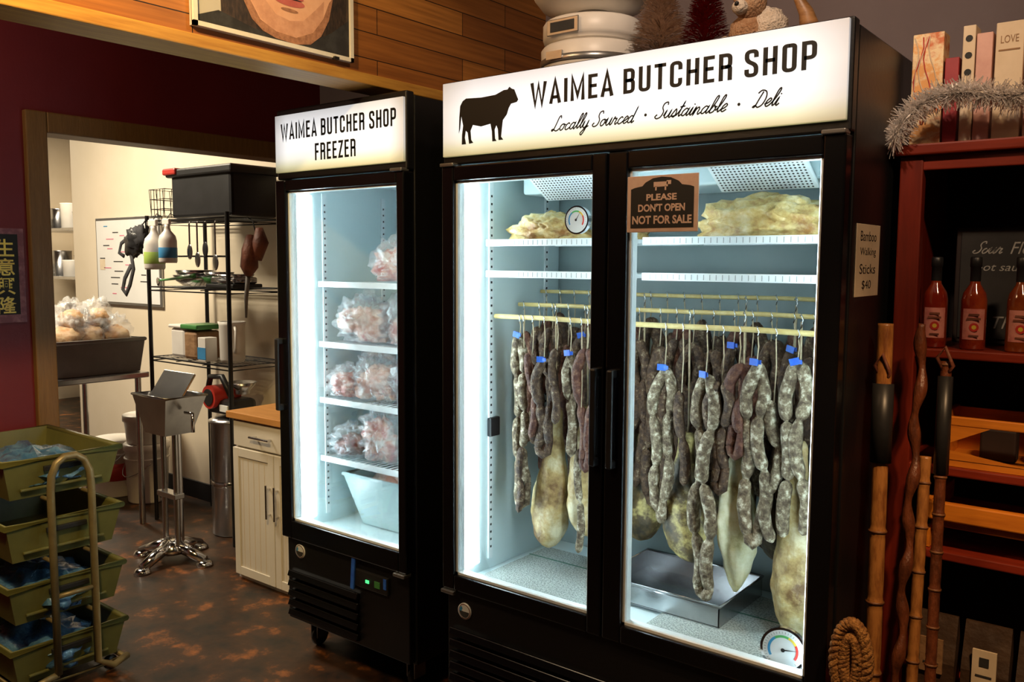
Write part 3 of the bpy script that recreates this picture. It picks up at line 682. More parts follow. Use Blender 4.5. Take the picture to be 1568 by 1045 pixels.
# ------------------------------------------------------------------ scale and ornaments on top of refrigerator
m=M('kitchen_scale')
c=(-1.60,2.46,2.262)
m.lathe([(0,0),(.155,0),(.166,.008),(.168,.085),(.160,.095),(0,.096)],c,'white_plastic',44)
m.lathe([(.1685,.030),(.171,.032),(.171,.050),(.1685,.052)],c,'alu',44)
m.lathe([(.135,.096),(.135,.108),(.158,.112),(.162,.125),(.162,.165),(.155,.175),(0,.176)],c,'white_plastic',44)
m.lathe([(.06,.176),(.06,.222),(0,.222)],c,'alu',28)
m.lathe([(0,.215),(.10,.217),(.165,.232),(.188,.256),(.192,.258),(.186,.250),(.165,.224),(.10,.209),(0,.207)],c,'white_plastic',44)
m.box(-1.665,-1.545,2.294,2.300,2.375,2.425,'alu',.003); m.box(-1.650,-1.56,2.292,2.295,2.385,2.415,'chalk'); m.box(-1.66,-1.60,2.285,2.291,2.30,2.325,'alu')
m.build()
def brush(x,y,z,h,r,k,seed):
    m=M('bottle_brush_tree'); rnd=random.Random(seed)
    m.cyl((x,y,z),(x,y,z+.02),.025,'horn',16); m.cyl((x,y,z+.02),(x,y,z+h),.004,'horn',8)
    for i in range(2600):
        t=rnd.random()**.8; a=rnd.uniform(0,6.283); rr=r*(1-t)*rnd.uniform(.75,1.08)+.004
        zz=z+.03+t*(h-.03); p=Vector((x,y,zz)); q=Vector((x+rr*math.cos(a),y+rr*math.sin(a),zz+.012))
        s_=Vector((-math.sin(a),math.cos(a),0))*.0022
        m.add([p-s_*.4,p+s_*.4,q+s_,q-s_],[(0,1,2,3)],k)
    m.build()
brush(-1.325,2.42,2.26,.34,.10,'brush_white',1); brush(-1.175,2.42,2.26,.32,.075,'brush_red',2)
m=M('plush_reindeer'); x,y,z=-1.03,2.40,2.26
m.ell((x,y,z+.05),(.06,.05,.055),'plush_brown',20,14,.1); m.ell((x+.01,y-.02,z+.12),(.045,.04,.042),'plush_brown',20,14,.1)
m.ell((x-.005,y-.055,z+.11),(.024,.025,.02),'plush_white',14,10); m.ell((x-.005,y-.08,z+.115),(.007,.006,.006),'ink',8,6)
for s_ in (-1,1):
    m.ell((x+.01+s_*.045,y-.01,z+.15),(.012,.01,.024),'plush_brown',10,8,rot=Matrix.Rotation(s_*.6,3,'Y'))
    m.tube([(x+.01+s_*.018,y,z+.155),(x+.01+s_*.035,y,z+.19),(x+.01+s_*.055,y,z+.215)],[.006,.005,.003],'horn',6); m.tube([(x+.01+s_*.032,y,z+.185),(x+.01+s_*.02,y,z+.21)],[.004,.003],'horn',6)
    m.ell((x+s_*.05,y-.04,z+.02),(.022,.035,.02),'plush_white',12,8); m.ell((x+.01+s_*.016,y-.055,z+.135),(.004,.003,.004),'ink',8,6)
m.ell((x+.06,y+.0,z+.06),(.05,.04,.05),'plush_white',16,10,.2)
m.build()
m=M('curved_horn'); m.tube([(-.87,2.45,2.295),(-.875,2.44,2.32),(-.88,2.43,2.35),(-.90,2.42,2.39),(-.90,2.42,2.42)],[.030,.026,.020,.013,.004],'horn',12)
m.tube([(-.88,2.45,2.295),(-.82,2.44,2.298),(-.76,2.44,2.285),(-.73,2.44,2.275)],[.028,.022,.015,.008],'horn',12); m.build()

# ------------------------------------------------------------------ poster
m=M('portrait_poster'); X=-2.385
def pe(c,ry,rz,off,k,seg=40,a0=0,a1=2*math.pi):
    m.poly([(X+off,c[0]+ry*math.cos(a0+(a1-a0)*j/seg),c[1]+rz*math.sin(a0+(a1-a0)*j/seg)) for j in range(seg)],k)
y0,y1,z0,z1=1.49,2.115,2.358,3.08
m.box(-2.398,X,y0,y1,z0,z1,'poster_bg')
m.box(X-.002,X+.010,y0,y1,z0,z0+.014,'frame_white'); m.box(X-.002,X+.010,y0,y0+.014,z0,z1,'frame_white'); m.box(X-.002,X+.010,y1-.014,y1,z0,z1,'frame_white')
m.poly([(X+.001,y0+.10,z0+.014),(X+.001,y1-.014,z0+.014),(X+.001,y1-.014,3.04),(X+.001,2.0,3.06),(X+.001,1.72,3.05),(X+.001,1.62,2.9),(X+.001,1.585,2.6)],'hair')
m.poly([(X+.0015,y0+.014,z0+.014),(X+.0015,2.10,z0+.014),(X+.0015,2.10,2.50),(X+.0015,2.02,2.44),(X+.0015,1.90,2.38),(X+.0015,1.72,2.39),(X+.0015,1.58,2.42),(X+.0015,y0+.014,2.39)],'cloth_black')
face=[(1.79,2.378),(1.87,2.374),(1.93,2.385),(1.975,2.42),(2.01,2.48),(2.03,2.56),(2.04,2.68),(2.03,2.85),(1.95,2.97),(1.82,2.99),(1.70,2.93),(1.65,2.80),(1.64,2.66),(1.645,2.56),(1.665,2.48),(1.70,2.42),(1.74,2.392)]
m.poly([(X+.002,a,b) for a,b in face],'skin')
beard=[(1.79,2.378),(1.87,2.374),(1.93,2.385),(1.975,2.42),(2.01,2.48),(2.03,2.56),(2.012,2.54),(1.985,2.48),(1.94,2.425),(1.87,2.395),(1.79,2.40),(1.73,2.425),(1.685,2.49),(1.655,2.56),(1.645,2.56),(1.665,2.48),(1.70,2.42),(1.74,2.392)]
beard2=[(1.79,2.395),(1.87,2.392),(1.94,2.42),(1.985,2.475),(1.99,2.54),(1.95,2.50),(1.90,2.455),(1.845,2.445),(1.79,2.455),(1.74,2.50),(1.69,2.55),(1.69,2.49),(1.73,2.43)]
m.poly([(X+.0023,a,b) for a,b in beard2],'skin_mid')
m.poly([(X+.0027,a,b) for a,b in beard],'skin_shade')
pe((1.845,2.505),.062,.014,.003,'lip'); pe((1.845,2.522),.058,.010,.0032,'lip'); pe((1.845,2.516),.05,.0025,.0036,'ink')
pe((1.845,2.478),.035,.006,.003,'skin_shade'); pe((1.845,2.60),.032,.014,.003,'skin_shade')
for yy_ in (1.765,1.925): pe((yy_,2.72),.035,.013,.003,'frame_white'); pe((yy_,2.72),.013,.013,.0035,'ink'); pe((yy_,2.765),.045,.008,.003,'hair')
m.box(X+.005,X+.02,2.02,2.04,2.352,2.362,'black_metal'); m.build()

# ------------------------------------------------------------------ Chinese paper on red wall
m=M('lunar_new_year_banner'); m.box(-3.998,-3.995,1.28,1.655,1.385,1.79,'paper_purple')
m.box(-3.9955,-3.994,1.29,1.630,1.42,1.765,'black_matte')
for i,ch in enumerate('生意興隆'):
    m.text(ch,(-3.9935,1.540,1.670-i*.082),EY,EZ,.074,.074,'gold',bold=.015)
    m.text('萬事如意'[i],(-3.9935,1.42,1.670-i*.082),EY,EZ,.074,.074,'gold',bold=.015)
m.build()

# ------------------------------------------------------------------ utility cart with lugs
C=empty('tub_cart',(-3.6,1.48,0))
def lug(z,blue=0,k='olive_plastic'):
    m=M('stacking_tub',C); x0,x1,y0,y1=-3.92,-3.30,1.26,1.69; h=.15; t=.008; s_=.03
    outer=[(x0,y0),(x1,y0),(x1,y1),(x0,y1)]; inn=[(x0+s_,y0+s_),(x1-s_,y0+s_),(x1-s_,y1-s_),(x0+s_,y1-s_)]
    for q in range(4):
        a,b=outer[q],outer[(q+1)%4]; c_,d_=inn[q],inn[(q+1)%4]
        cx,cy=(x0+x1)/2,(y0+y1)/2
        def ins(p,e): return (p[0]+math.copysign(e,cx-p[0]),p[1]+math.copysign(e,cy-p[1]))
        m.add([(*a,z),(*b,z),(*d_,z-h),(*c_,z-h),(*ins(a,t),z),(*ins(b,t),z),(*ins(d_,t),z-h+t),(*ins(c_,t),z-h+t)],[(0,1,2,3),(5,4,7,6),(0,4,5,1),(2,6,7,3)],k)
    m.add([(*p,z-h) for p in inn],[(0,1,2,3)],k); m.add([(*p,z-h+t) for p in inn],[(0,1,2,3)],k)
    m.tube([(*p,z-.008) for p in outer],.013,k,8,closed=True)
    m.box(x1-.006,x1+.006,1.40,1.55,z-.055,z-.035,'black_matte',.003)
    m.box(x1-.018,x1-.006,1.32,1.62,z-.12,z-.11,k,.003)
    m.build()
    if blue:
        b=M('blue_liner_bag',C)
        b.ell((-3.56,1.47,z-.09),(.26,.17,.075),'blue_bag',30,16,.4,10,z-h+.01,blue); b.build()
for z,bl in ((.93,1),(.695,0),(.46,2),(.225,3)): lug(z,bl)
m=M('cart_frame',C)
X_=-3.262
m.tube([(X_,1.405,.10),(X_,1.405,.80),(X_,1.41,.86),(X_,1.43,.905),(X_,1.46,.925),(X_,1.50,.925),(X_,1.53,.905),(X_,1.55,.86),(X_,1.555,.80),(X_,1.555,.10),(X_+.03,1.60,.075),(X_-.02,1.68,.07)],.014,'handle_tube',12)
m.tube([(X_,1.405,.10),(X_-.02,1.30,.07)],.013,'handle_tube',10)
m.tube([(X_,1.405,.40),(X_,1.555,.40)],.010,'handle_tube',8)
m.tube([(-3.90,1.28,.06),(-3.295,1.28,.06),(-3.295,1.68,.06),(-3.90,1.68,.06)],.012,'handle_tube',8,closed=True)
for z in (.30,.535,.77):
    for py in (1.405,1.555): m.cyl((X_,py,z),(-3.335,py,z),.008,'handle_tube',8)
m.cyl((-3.925,1.47,.06),(-3.925,1.47,.90),.012,'handle_tube',10)
for px in (-3.86,-3.36):
    for py in (1.30,1.65): m.lathe([(0,-.012),(.026,-.012),(.03,0),(.026,.012),(0,.012)],(px,py,.03),'black_plastic',axis='x',seg=16)
m.build()

# ------------------------------------------------------------------ white base cabinet
K=empty('base_cabinet',(-3.4,2.9,0))
m=M('carcass',K); m.box(-3.84,-2.99,2.585,3.27,.0,.85,'white_paint',.003); m.build()
m=M('doors',K); yf=2.567
def shaker(x0,x1,z0,z1):
    m.box(x0,x1,yf,yf+.016,z0,z1,'white_paint',.002); t=.045
    m.box(x0,x0+t,yf-.006,yf,z0,z1,'white_paint',.002); m.box(x1-t,x1,yf-.006,yf,z0,z1,'white_paint',.002)
    m.box(x0+t,x1-t,yf-.006,yf,z0,z0+t,'white_paint',.002); m.box(x0+t,x1-t,yf-.006,yf,z1-t,z1,'white_paint',.002)
    x=x0+t+.03
    while x<x1-t-.01: m.box(x-.001,x+.001,yf-.0008,yf,z0+t,z1-t,'cream'); x+=.045
shaker(-3.835,-3.50,.03,.70); shaker(-3.494,-3.16,.03,.70)
m.box(-3.835,-3.16,yf,yf+.016,.71,.84,'white_paint',.003)
for hx in (-3.53,-3.465):
    m.cyl((hx,yf-.03,.38),(hx,yf-.03,.55),.006,'chrome',10); m.cyl((hx,yf-.03,.40),(hx,yf,.40),.005,'chrome',8); m.cyl((hx,yf-.03,.53),(hx,yf,.53),.005,'chrome',8)
m.cyl((-3.66,yf-.03,.775),(-3.50,yf-.03,.775),.006,'chrome',10); m.cyl((-3.64,yf-.03,.775),(-3.64,yf,.775),.005,'chrome',8); m.cyl((-3.52,yf-.03,.775),(-3.52,yf,.775),.005,'chrome',8)
m.build()
m=M('butcher_block_top',K); m.box(-3.875,-2.975,2.55,3.28,.85,.885,'butcher',.004); m.build()
m=M('cutting_boards'); m.box(-3.72,-3.45,2.80,3.05,.886,.91,'orange_wood',.004); m.box(-3.66,-3.50,2.83,3.0,.91,.93,'green_plastic',.003); m.build()

# ------------------------------------------------------------------ kitchen
def wshelf(m,x0,x1,y0,y1,z,k='black_metal'):
    for zz in (z,z-.022): m.tube([(x0,y0,zz),(x1,y0,zz),(x1,y1,zz),(x0,y1,zz)],.0045,k,6,closed=True)
    y=y0+.03
    while y<y1: m.cyl((x0,y,z),(x1,y,z),.002,k,5); y+=.03
    for xx in (x0+(x1-x0)/3,x0+2*(x1-x0)/3): m.cyl((xx,y0,z-.01),(xx,y1,z-.01),.003,k,5)
m=M('wire_rack')
x0,x1,y0,y1=-5.12,-4.27,2.85,3.25
for px in (x0,x1):
    for py in (y0,y1):
        m.cyl((px,py,0),(px,py,1.93),.013,'black_metal',10)
for z in (1.90,1.49,1.05): wshelf(m,x0,x1,y0,y1,z)
m.tube([(x0,y0,1.68),(x1,y0,1.68)],.006,'black_metal',6)
m.build()
m=M('storage_tote'); x0,x1,y0,y1=-4.92,-4.24,2.86,3.22
m.box(x0+.03,x1-.03,y0+.02,y1-.02,1.908,2.17,'black_plastic',.02); m.box(x0,x1,y0,y1,2.15,2.20,'black_plastic',.012)
m.box(x0-.012,x0+.13,y0-.012,y0+.12,2.165,2.205,'red_plastic',.01); m.build()
m=M('wire_basket')
for z in (1.925,1.97,2.03,2.09):
    s_=.02*(z-1.92)/.17; m.tube([(-5.10-s_,2.87,z),(-4.96+s_,2.87,z),(-4.96+s_,3.05,z),(-5.10-s_,3.05,z)],.003,'black_metal',6,closed=True)
for i in range(5):
    xx=-5.10+.035*i; m.cyl((xx,2.87,1.925),(xx,2.87,2.09),.002,'black_metal',5); m.cyl((xx,3.05,1.925),(xx,3.05,2.09),.002,'black_metal',5)
    yy_=2.87+.045*i; m.cyl((-5.10,yy_,1.925),(-5.12,yy_,2.09),.002,'black_metal',5); m.cyl((-4.96,yy_,1.925),(-4.94,yy_,2.09),.002,'black_metal',5)
m.build()
def spray(cx,cy,cz,s_=1.0,lab='lime_plastic',hook=True):
    m=M('spray_bottle'); c=(cx,cy,cz)
    P=lambda L:[(a*s_,b*s_) for a,b in L]
    m.lathe(P([(0,0),(.048,0),(.052,.01),(.052,.13),(.045,.16),(.02,.19),(.016,.21),(.016,.225),(0,.226)]),c,'white_plastic',24)
    m.lathe(P([(.0525,.03),(.0530,.031),(.0530,.09),(.0525,.091)]),c,lab,24)
    m.box(cx-.045*s_,cx+.03*s_,cy-.01,cy+.01,cz+.225*s_,cz+.26*s_,'white_plastic',.006); m.box(cx-.06*s_,cx-.045*s_,cy-.008,cy+.008,cz+.23*s_,cz+.25*s_,'grey_tub',.003)
    m.tube([(cx-.025*s_,cy,cz+.23*s_),(cx-.045*s_,cy,cz+.20*s_),(cx-.04*s_,cy,cz+.17*s_)],[.006,.005,.004],'grey_tub',8)
    if hook: m.tube([(cx,cy,cz+.26*s_),(cx,cy+.02,cz+.29*s_),(cx,cy+.05,cz+.28*s_)],.003,'black_metal',6)
    m.build()
spray(-4.92,2.78,1.60,1.15); spray(-4.77,2.78,1.64,1.0,'blue_plastic')
m=M('hanging_harness')
m.ell((-5.19,2.80,1.76),(.10,.035,.085),'black_plastic',20,14,.5,9,None,3); m.ell((-5.12,2.80,1.80),(.07,.03,.07),'cloth_black',16,10,.5,9,None,5)
m.tube([(-5.22,2.79,1.72),(-5.19,2.79,1.60),(-5.24,2.79,1.50),(-5.29,2.79,1.44),(-5.33,2.79,1.47),(-5.30,2.79,1.54),(-5.22,2.79,1.62)],.018,'cloth_black',8,flat=.4)
m.tube([(-5.25,2.80,1.80),(-5.33,2.79,1.76),(-5.36,2.79,1.70),(-5.30,2.79,1.68)],.014,'cloth_black',8,flat=.4)
m.tube([(-5.12,2.80,1.85),(-5.12,2.84,1.90)],.004,'black_metal',6); m.build()
m=M('hanging_leather_mitts')
m.tube([(-4.20,2.95,1.80),(-4.19,2.94,1.72),(-4.20,2.94,1.62),(-4.21,2.94,1.57)],[.02,.045,.05,.02],'brown_leather',12); m.tube([(-4.14,2.97,1.84),(-4.13,2.97,1.76),(-4.15,2.96,1.66)],[.02,.045,.025],'brown_leather',12)
m.tube([(-4.22,2.95,1.6),(-4.235,2.94,1.45),(-4.24,2.94,1.33)],[.014,.012,.006],'grey_tub',8); m.tube([(-4.17,2.97,1.80),(-4.20,2.97,1.88),(-4.25,2.97,1.90)],.004,'black_metal',6); m.build()
m=M('mixing_bowls')
for (bx,by,r,h,k) in ((-4.85,3.0,.13,.07,'steel'),(-4.62,3.02,.10,.06,'green_plastic'),(-4.42,3.0,.12,.05,'steel')):
    m.lathe([(0,.002),(r*.5,.003),(r*.85,h*.5),(r,h),(r*.98,h),(r*.82,h*.5),(0,.01)],(bx,by,1.496),k,24)
    m.lathe([(0,.03),(r*.4,.031),(r*.75,.03+h*.5),(r*.9,.03+h),(r*.7,.03+h*.5),(0,.035)],(bx,by,1.496),'steel',24)
m.box(-4.58,-4.30,2.90,3.1,1.496,1.52,'black_plastic',.006); m.box(-4.56,-4.32,2.92,3.08,1.521,1.56,'steel',.01)
m.tube([(-5.05,2.88,1.53),(-4.7,2.88,1.56),(-4.66,2.88,1.565)],[.006,.012,.014],'green_plastic',8)
m.tube([(-5.10,2.90,1.52),(-5.03,2.88,1.535)],[.03,.008],'steel',10,flat=.4); m.build()
m=M('hanging_utensils')
for i,(ux,L,k) in enumerate(((-4.62,.22,'steel'),(-4.54,.28,'steel'),(-4.46,.20,'black_plastic'),(-4.36,.30,'steel'))):
    m.cyl((ux,2.83,1.87),(ux,2.83,1.87-L*.6),.005,k,8); m.ell((ux,2.83,1.87-L*.75),(.028,.006,.045),k,14,10); m.tube([(ux,2.83,1.87),(ux,2.84,1.885),(ux,2.848,1.875)],.003,'steel',6)
m.build()
m=M('food_containers')
m.box(-4.98,-4.82,2.90,3.1,1.057,1.24,'white_plastic',.02); m.box(-4.99,-4.81,2.89,3.11,1.24,1.26,'white_plastic',.008)
m.box(-4.80,-4.66,2.88,3.05,1.057,1.23,'kraft',.02); m.box(-4.82,-4.64,2.87,3.06,1.24,1.27,'green_plastic',.008)
m.box(-4.63,-4.55,2.87,2.95,1.057,1.20,'white_plastic',.004); m.box(-4.632,-4.548,2.868,2.87,1.07,1.14,'blue_plastic')
m.lathe([(0,0),(.065,0),(.072,.02),(.075,.22),(.082,.24),(.07,.24),(.06,.02),(0,.01)],(-4.44,2.98,1.057),'white_plastic',24)
m.tube([(-4.37,2.95,1.27),(-4.33,2.93,1.25),(-4.33,2.93,1.15),(-4.37,2.95,1.12)],.008,'white_plastic',8)
m.build()
m=M('meat_grinder')
m.box(-4.66,-4.40,2.93,3.12,.735,.83,'black_plastic',.03); m.cyl((-4.58,2.90,.84),(-4.58,3.08,.84),.07,'red_plastic',20); m.cyl((-4.58,2.895,.84),(-4.58,2.90,.84),.05,'black_plastic',20)
m.tube([(-4.66,2.94,.83),(-4.60,2.93,.96),(-4.48,2.93,.97),(-4.40,2.94,.85)],.018,'black_plastic',10); m.box(-4.50,-4.42,2.92,2.93,.76,.80,'dial_white',.002)
m.lathe([(.045,0),(.05,.02),(.09,.07),(.085,.07),(.04,.02)],(-4.44,3.04,.86),'steel',20); m.build()
m=M('stock_pot'); c=(-4.52,3.02,0)
m.lathe([(0,.001),(.125,.001),(.13,.01),(.13,.68),(.138,.69),(.138,.70),(.10,.715),(0,.73)],c,'steel',32); m.tube([(-4.40,2.97,.62),(-4.36,2.96,.62),(-4.36,2.96,.56),(-4.40,2.97,.56)],.008,'steel',8)
m.lathe([(.131,.30),(.134,.305),(.134,.33),(.131,.335)],c,'chrome',32); m.build()

m=M('sausage_stuffer_stand'); cx,cy=-4.34,2.50
for a in (.3,1.87,3.44,5.01):
    dx,dy=math.cos(a),math.sin(a)
    m.tube([(cx+dx*.03,cy+dy*.03,.09),(cx+dx*.12,cy+dy*.12,.065),(cx+dx*.22,cy+dy*.22,.03)],[.035,.032,.026],'chrome',12)
    m.lathe([(0,0),(.045,0),(.045,.012),(.03,.03),(0,.032)],(cx+dx*.22,cy+dy*.22,0),'chrome',20)
m.lathe([(0,.05),(.08,.05),(.08,.08),(.05,.11),(.04,.12),(0,.12)],(cx,cy,0),'chrome',24)
for dx in (-.06,.06): m.cyl((cx+dx,cy,.10),(cx+dx,cy,.80),.016,'steel',14)
m.cyl((cx,cy+.05,.10),(cx,cy+.05,.80),.022,'chrome',14)
m.box(cx-.09,cx+.09,cy-.03,cy+.03,.36,.39,'steel',.004)
A=[(cx-.17,cy-.11,.93),(cx+.17,cy-.11,.93),(cx+.17,cy+.13,.93),(cx-.17,cy+.13,.93)]; B_=[(cx-.10,cy-.08,.72),(cx+.10,cy-.08,.72),(cx+.10,cy+.08,.72),(cx-.10,cy+.08,.72)]
m.add(A+B_,[(0,1,5,4),(1,2,6,5),(2,3,7,6),(3,0,4,7),(7,6,5,4)],'steel'); m.tube(A,.007,'steel',8,closed=True)
m.box(cx-.15,cx+.15,cy+.02,cy+.035,.88,1.06,'steel',.004,rot=Matrix.Rotation(-.6,3,'X'))
m.tube([(cx+.17,cy,.85),(cx+.24,cy,.85),(cx+.24,cy,.75)],.010,'chrome',8); m.build()

m=M('steel_work_table'); x0,x1,y0,y1=-5.85,-5.06,2.02,2.80
m.box(x0,x1,y0,y1,.93,.965,'steel',.006)
for px in (x0+.05,x1-.05):
    for py in (y0+.05,y1-.05): m.cyl((px,py,0),(px,py,.93),.019,'steel',12)
m.cyl((x0+.05,y0+.05,.15),(x0+.05,y1-.05,.15),.012,'steel',10)
m.build()
m=M('grey_bus_tub'); x0,x1,y0,y1=-5.55,-5.10,2.24,2.80; z0,z1=.967,1.17; s_=.025
o_=[(x0,y0),(x1,y0),(x1,y1),(x0,y1)]; i_=[(x0+s_,y0+s_),(x1-s_,y0+s_),(x1-s_,y1-s_),(x0+s_,y1-s_)]
for q in range(4):
    a,b=o_[q],o_[(q+1)%4]; c_,d_=i_[q],i_[(q+1)%4]; m.add([(*a,z1),(*b,z1),(*d_,z0),(*c_,z0)],[(0,1,2,3)],'grey_tub')
m.add([(*p,z0) for p in i_],[(0,1,2,3)],'grey_tub'); m.tube([(*p,z1) for p in o_],.012,'grey_tub',8,closed=True); m.build()
m=M('bagged_bread')
for i,(bx,by,s_) in enumerate(((-5.25,2.38,.10),(-5.28,2.52,.12),(-5.25,2.68,.10),(-5.40,2.45,.12),(-5.40,2.62,.11),(-5.30,2.45,.09),(-5.30,2.60,.09))):
    zz=1.18 if i<5 else 1.29
    m.ell((bx,by,zz),(s_,s_*.85,s_*.75),'bread',18,12,.2,6,None,i); m.ell((bx,by,zz+.03),(s_*1.12,s_*1.0,s_*1.1),'plastic_film',26,16,.5,12,None,i+9)
m.build()
for (bx,by,s_,red) in ((-5.60,3.06,1.0,0),(-5.92,3.0,1.05,1)):
    m=M('white_bucket'); c=(bx,by,0)
    m.lathe([(0,.001),(.125*s_,.001),(.13*s_,.01),(.142*s_,.36),(.150*s_,.362),(.150*s_,.40),(.145*s_,.405),(0,.408)],c,'white_plastic',32)
    if not red: m.lathe([(.12*s_,.408),(.125*s_,.41),(.140*s_,.56),(.150*s_,.562),(.150*s_,.60),(.145*s_,.605),(0,.608)],c,'white_plastic',32)
    m.lathe([(.141*s_,.30),(.149*s_,.302),(.149*s_,.31),(.141*s_,.312)],c,'white_plastic',32)
    m.tube([(bx+.15*s_*math.cos(a),by-.15*s_*abs(math.sin(a))-.01,.32-.13*math.sin(a)) for a in [i*math.pi/10 for i in range(11)]],.003,'steel',6)
    if red: m.lathe([(.134*s_,.12),(.1395*s_,.121),(.143*s_,.24),(.138*s_,.241)],c,'red_plastic',32)
    m.build()
m=M('whiteboard'); m.box(-6.64,-5.72,3.276,3.294,1.32,1.97,'alu',.004); m.box(-6.62,-5.74,3.272,3.278,1.34,1.95,'board_white')
rnd=random.Random(4)
for i in range(22):
    xx=-6.58+rnd.random()*.75; zz=1.40+i*.024; m.box(xx,xx+rnd.uniform(.05,.14),3.2705,3.2715,zz,zz+.007,rnd.choice(['pink_marker','dial_blue','chalk','pink_marker']))
m.box(-6.58,-6.50,3.2705,3.2715,1.58,1.66,'cream'); m.build()
m=M('wall_outlet'); m.box(-5.42,-5.34,3.285,3.298,1.10,1.22,'white_plastic',.003); m.box(-5.395,-5.365,3.283,3.286,1.12,1.15,'chalk'); m.box(-5.395,-5.365,3.283,3.286,1.17,1.20,'chalk'); m.build()
m=M('far_steel_shelving')
for px in (-9.9,-8.6,-8.0):
    for py in (4.2,4.75): m.cyl((px,py,0),(px,py,2.2),.018,'steel',10)
for z in (.5,.95,1.45,1.95): m.box(-9.95,-7.95,4.18,4.78,z,z+.03,'steel',.004)
for i in range(7):
    for z in (.53,.98,1.48,1.98):
        xx=-9.7+i*.27; hh=.16+.1*((i*7+int(z*10))%3)/2; m.lathe([(0,0),(.10,0),(.105,hh),(.11,hh+.01),(0,hh+.012)],(xx,4.4,z),'steel' if (i+int(z*9))%2 else 'white_plastic',18)
m.build()
m=M('steel_counter'); m.box(-8.9,-7.3,2.7,3.6,.90,.94,'steel',.005)
for px in (-8.85,-7.35):
    for py in (2.75,3.55): m.cyl((px,py,0),(px,py,.9),.02,'steel',10)
m.build()
m=M('bagged_rolls')
for i,(bx,by) in enumerate(((-7.6,3.3),(-7.9,3.4),(-8.2,3.3),(-7.45,3.1),(-7.7,3.05))):
    m.ell((bx,by,1.04),(.13,.12,.09),'bread',18,12,.2,6,.942,i); m.ell((bx,by,1.06),(.16,.14,.13),'plastic_film',20,12,.4,9,.942,i+20)
m.build()

# ------------------------------------------------------------------ right shelving unit
m=M('wooden_shelf_unit'); x0,x1=-.655,.75
m.box(x0,x0+.06,2.58,2.62,0,1.955,'red_wood_v',.004); m.box(x0,x0+.03,2.62,3.05,0,1.955,'red_wood_v',.003)
m.box(x1-.075,x1,2.58,2.62,0,1.955,'red_wood_v',.004); m.box(x1-.03,x1,2.62,3.05,0,1.955,'red_wood_v',.003)
m.box(x0-.02,x1+.02,2.56,3.07,1.955,1.985,'red_wood',.005); m.box(x0,x1,2.585,2.605,1.915,1.955,'red_wood',.003)
for z in (1.425,1.10,.86,.40): m.box(x0+.03,x1-.03,2.585,3.05,z-.025,z,'red_wood',.004)
m.box(x0+.03,x1-.03,3.03,3.05,.0,1.955,'dark_back'); m.build()
def bottle(x,y,z,k,lab):
    m=M('hot_sauce_bottle')
    m.lathe([(0,0),(.030,0),(.032,.004),(.032,.135),(.028,.155),(.014,.178),(.012,.19)],(x,y,z),k,24)
    m.lathe([(.0125,.185),(.0135,.19),(.0135,.225),(.015,.226),(.015,.25),(.012,.253),(0,.253)],(x,y,z),'black_plastic',20)
    vs=[];n=12
    for j in range(n+1):
        a=-math.pi*.5-.9+1.8*j/n+.2; vs+=[(x+.0328*math.cos(a),y+.0328*math.sin(a),z+.028),(x+.0328*math.cos(a),y+.0328*math.sin(a),z+.112)]
    m.add(vs,[(2*j,2*j+2,2*j+3,2*j+1) for j in range(n)],lab,True)
    m.disc((x+.008,y-.0338,z+.062),.012,EX,EZ,'dial_red',16) ; m.disc((x+.008,y-.034,z+.062),.006,EX,EZ,'dial_yellow',12)
    m.box(x-.010,x+.024,y-.0345,y-.0338,z+.082,z+.088,'brown_leather'); m.box(x-.006,x+.020,y-.0345,y-.0338,z+.093,z+.099,'brown_leather'); m.box(x-.004,x+.020,y-.0345,y-.0338,z+.036,z+.041,'brown_leather')
    m.build()
for x,k in ((-.560,'sauce_red'),(-.462,'sauce_red'),(-.352,'sauce_amber'),(-.24,'sauce_red'),(-.14,'sauce_amber')): bottle(x,2.64,1.426,k,'label_pink')
m=M('chalkboard_sign')
m.box(-.545,-.02,2.80,2.815,1.43,1.765,'dark_back',.003); m.box(-.53,-.035,2.795,2.801,1.445,1.75,'chalk')
script_text(m,'Sour',-.500,-.425,1.69,.034,2.7945,'chalk_line'); m.text('Flower',(-.405,2.7945,1.688),EX,EZ,.12,.034,'chalk_line',shear=.35)
m.text('hot sauce',(-.49,2.7945,1.64),EX,EZ,.14,.022,'chalk_line',shear=.3); m.text('The',(-.44,2.7945,1.475),EX,EZ,.07,.035,'chalk_line',shear=.3); m.build()
m=M('wooden_brochure_rack')
m.box(-.535,.30,2.60,2.615,1.101,1.120,'orange_wood',.003); m.box(-.535,.30,2.60,2.615,1.215,1.240,'orange_wood',.003)
m.box(-.535,-.52,2.60,2.85,1.101,1.240,'orange_wood',.003); m.box(.285,.30,2.60,2.85,1.101,1.235,'orange_wood',.003); m.box(-.535,.30,2.84,2.85,1.101,1.235,'orange_wood'); m.box(-.535,.30,2.60,2.85,1.101,1.108,'orange_wood')
m.add([(-.52,2.598,1.215),(-.40,2.598,1.215),(-.52,2.598,1.155)],[(0,2,1)],'orange_wood'); m.add([(-.52,2.598,1.120),(-.30,2.598,1.120),(-.52,2.598,1.15)],[(0,1,2)],'orange_wood')
for i in range(5): m.box(-.44+i*.12,-.35+i*.12,2.70,2.76,1.109,1.20,'kraft' if i%2 else 'dark_back',.006)
m.build()
m=M('wooden_tray'); m.box(-.55,.35,2.575,2.60,.95,1.0,'orange_wood',.004); m.box(-.55,.35,2.60,2.90,.925,.945,'orange_wood',.003); m.box(-.55,-.535,2.60,2.90,.862,1.0,'orange_wood'); m.box(.335,.35,2.60,2.90,.862,1.0,'orange_wood'); m.build()
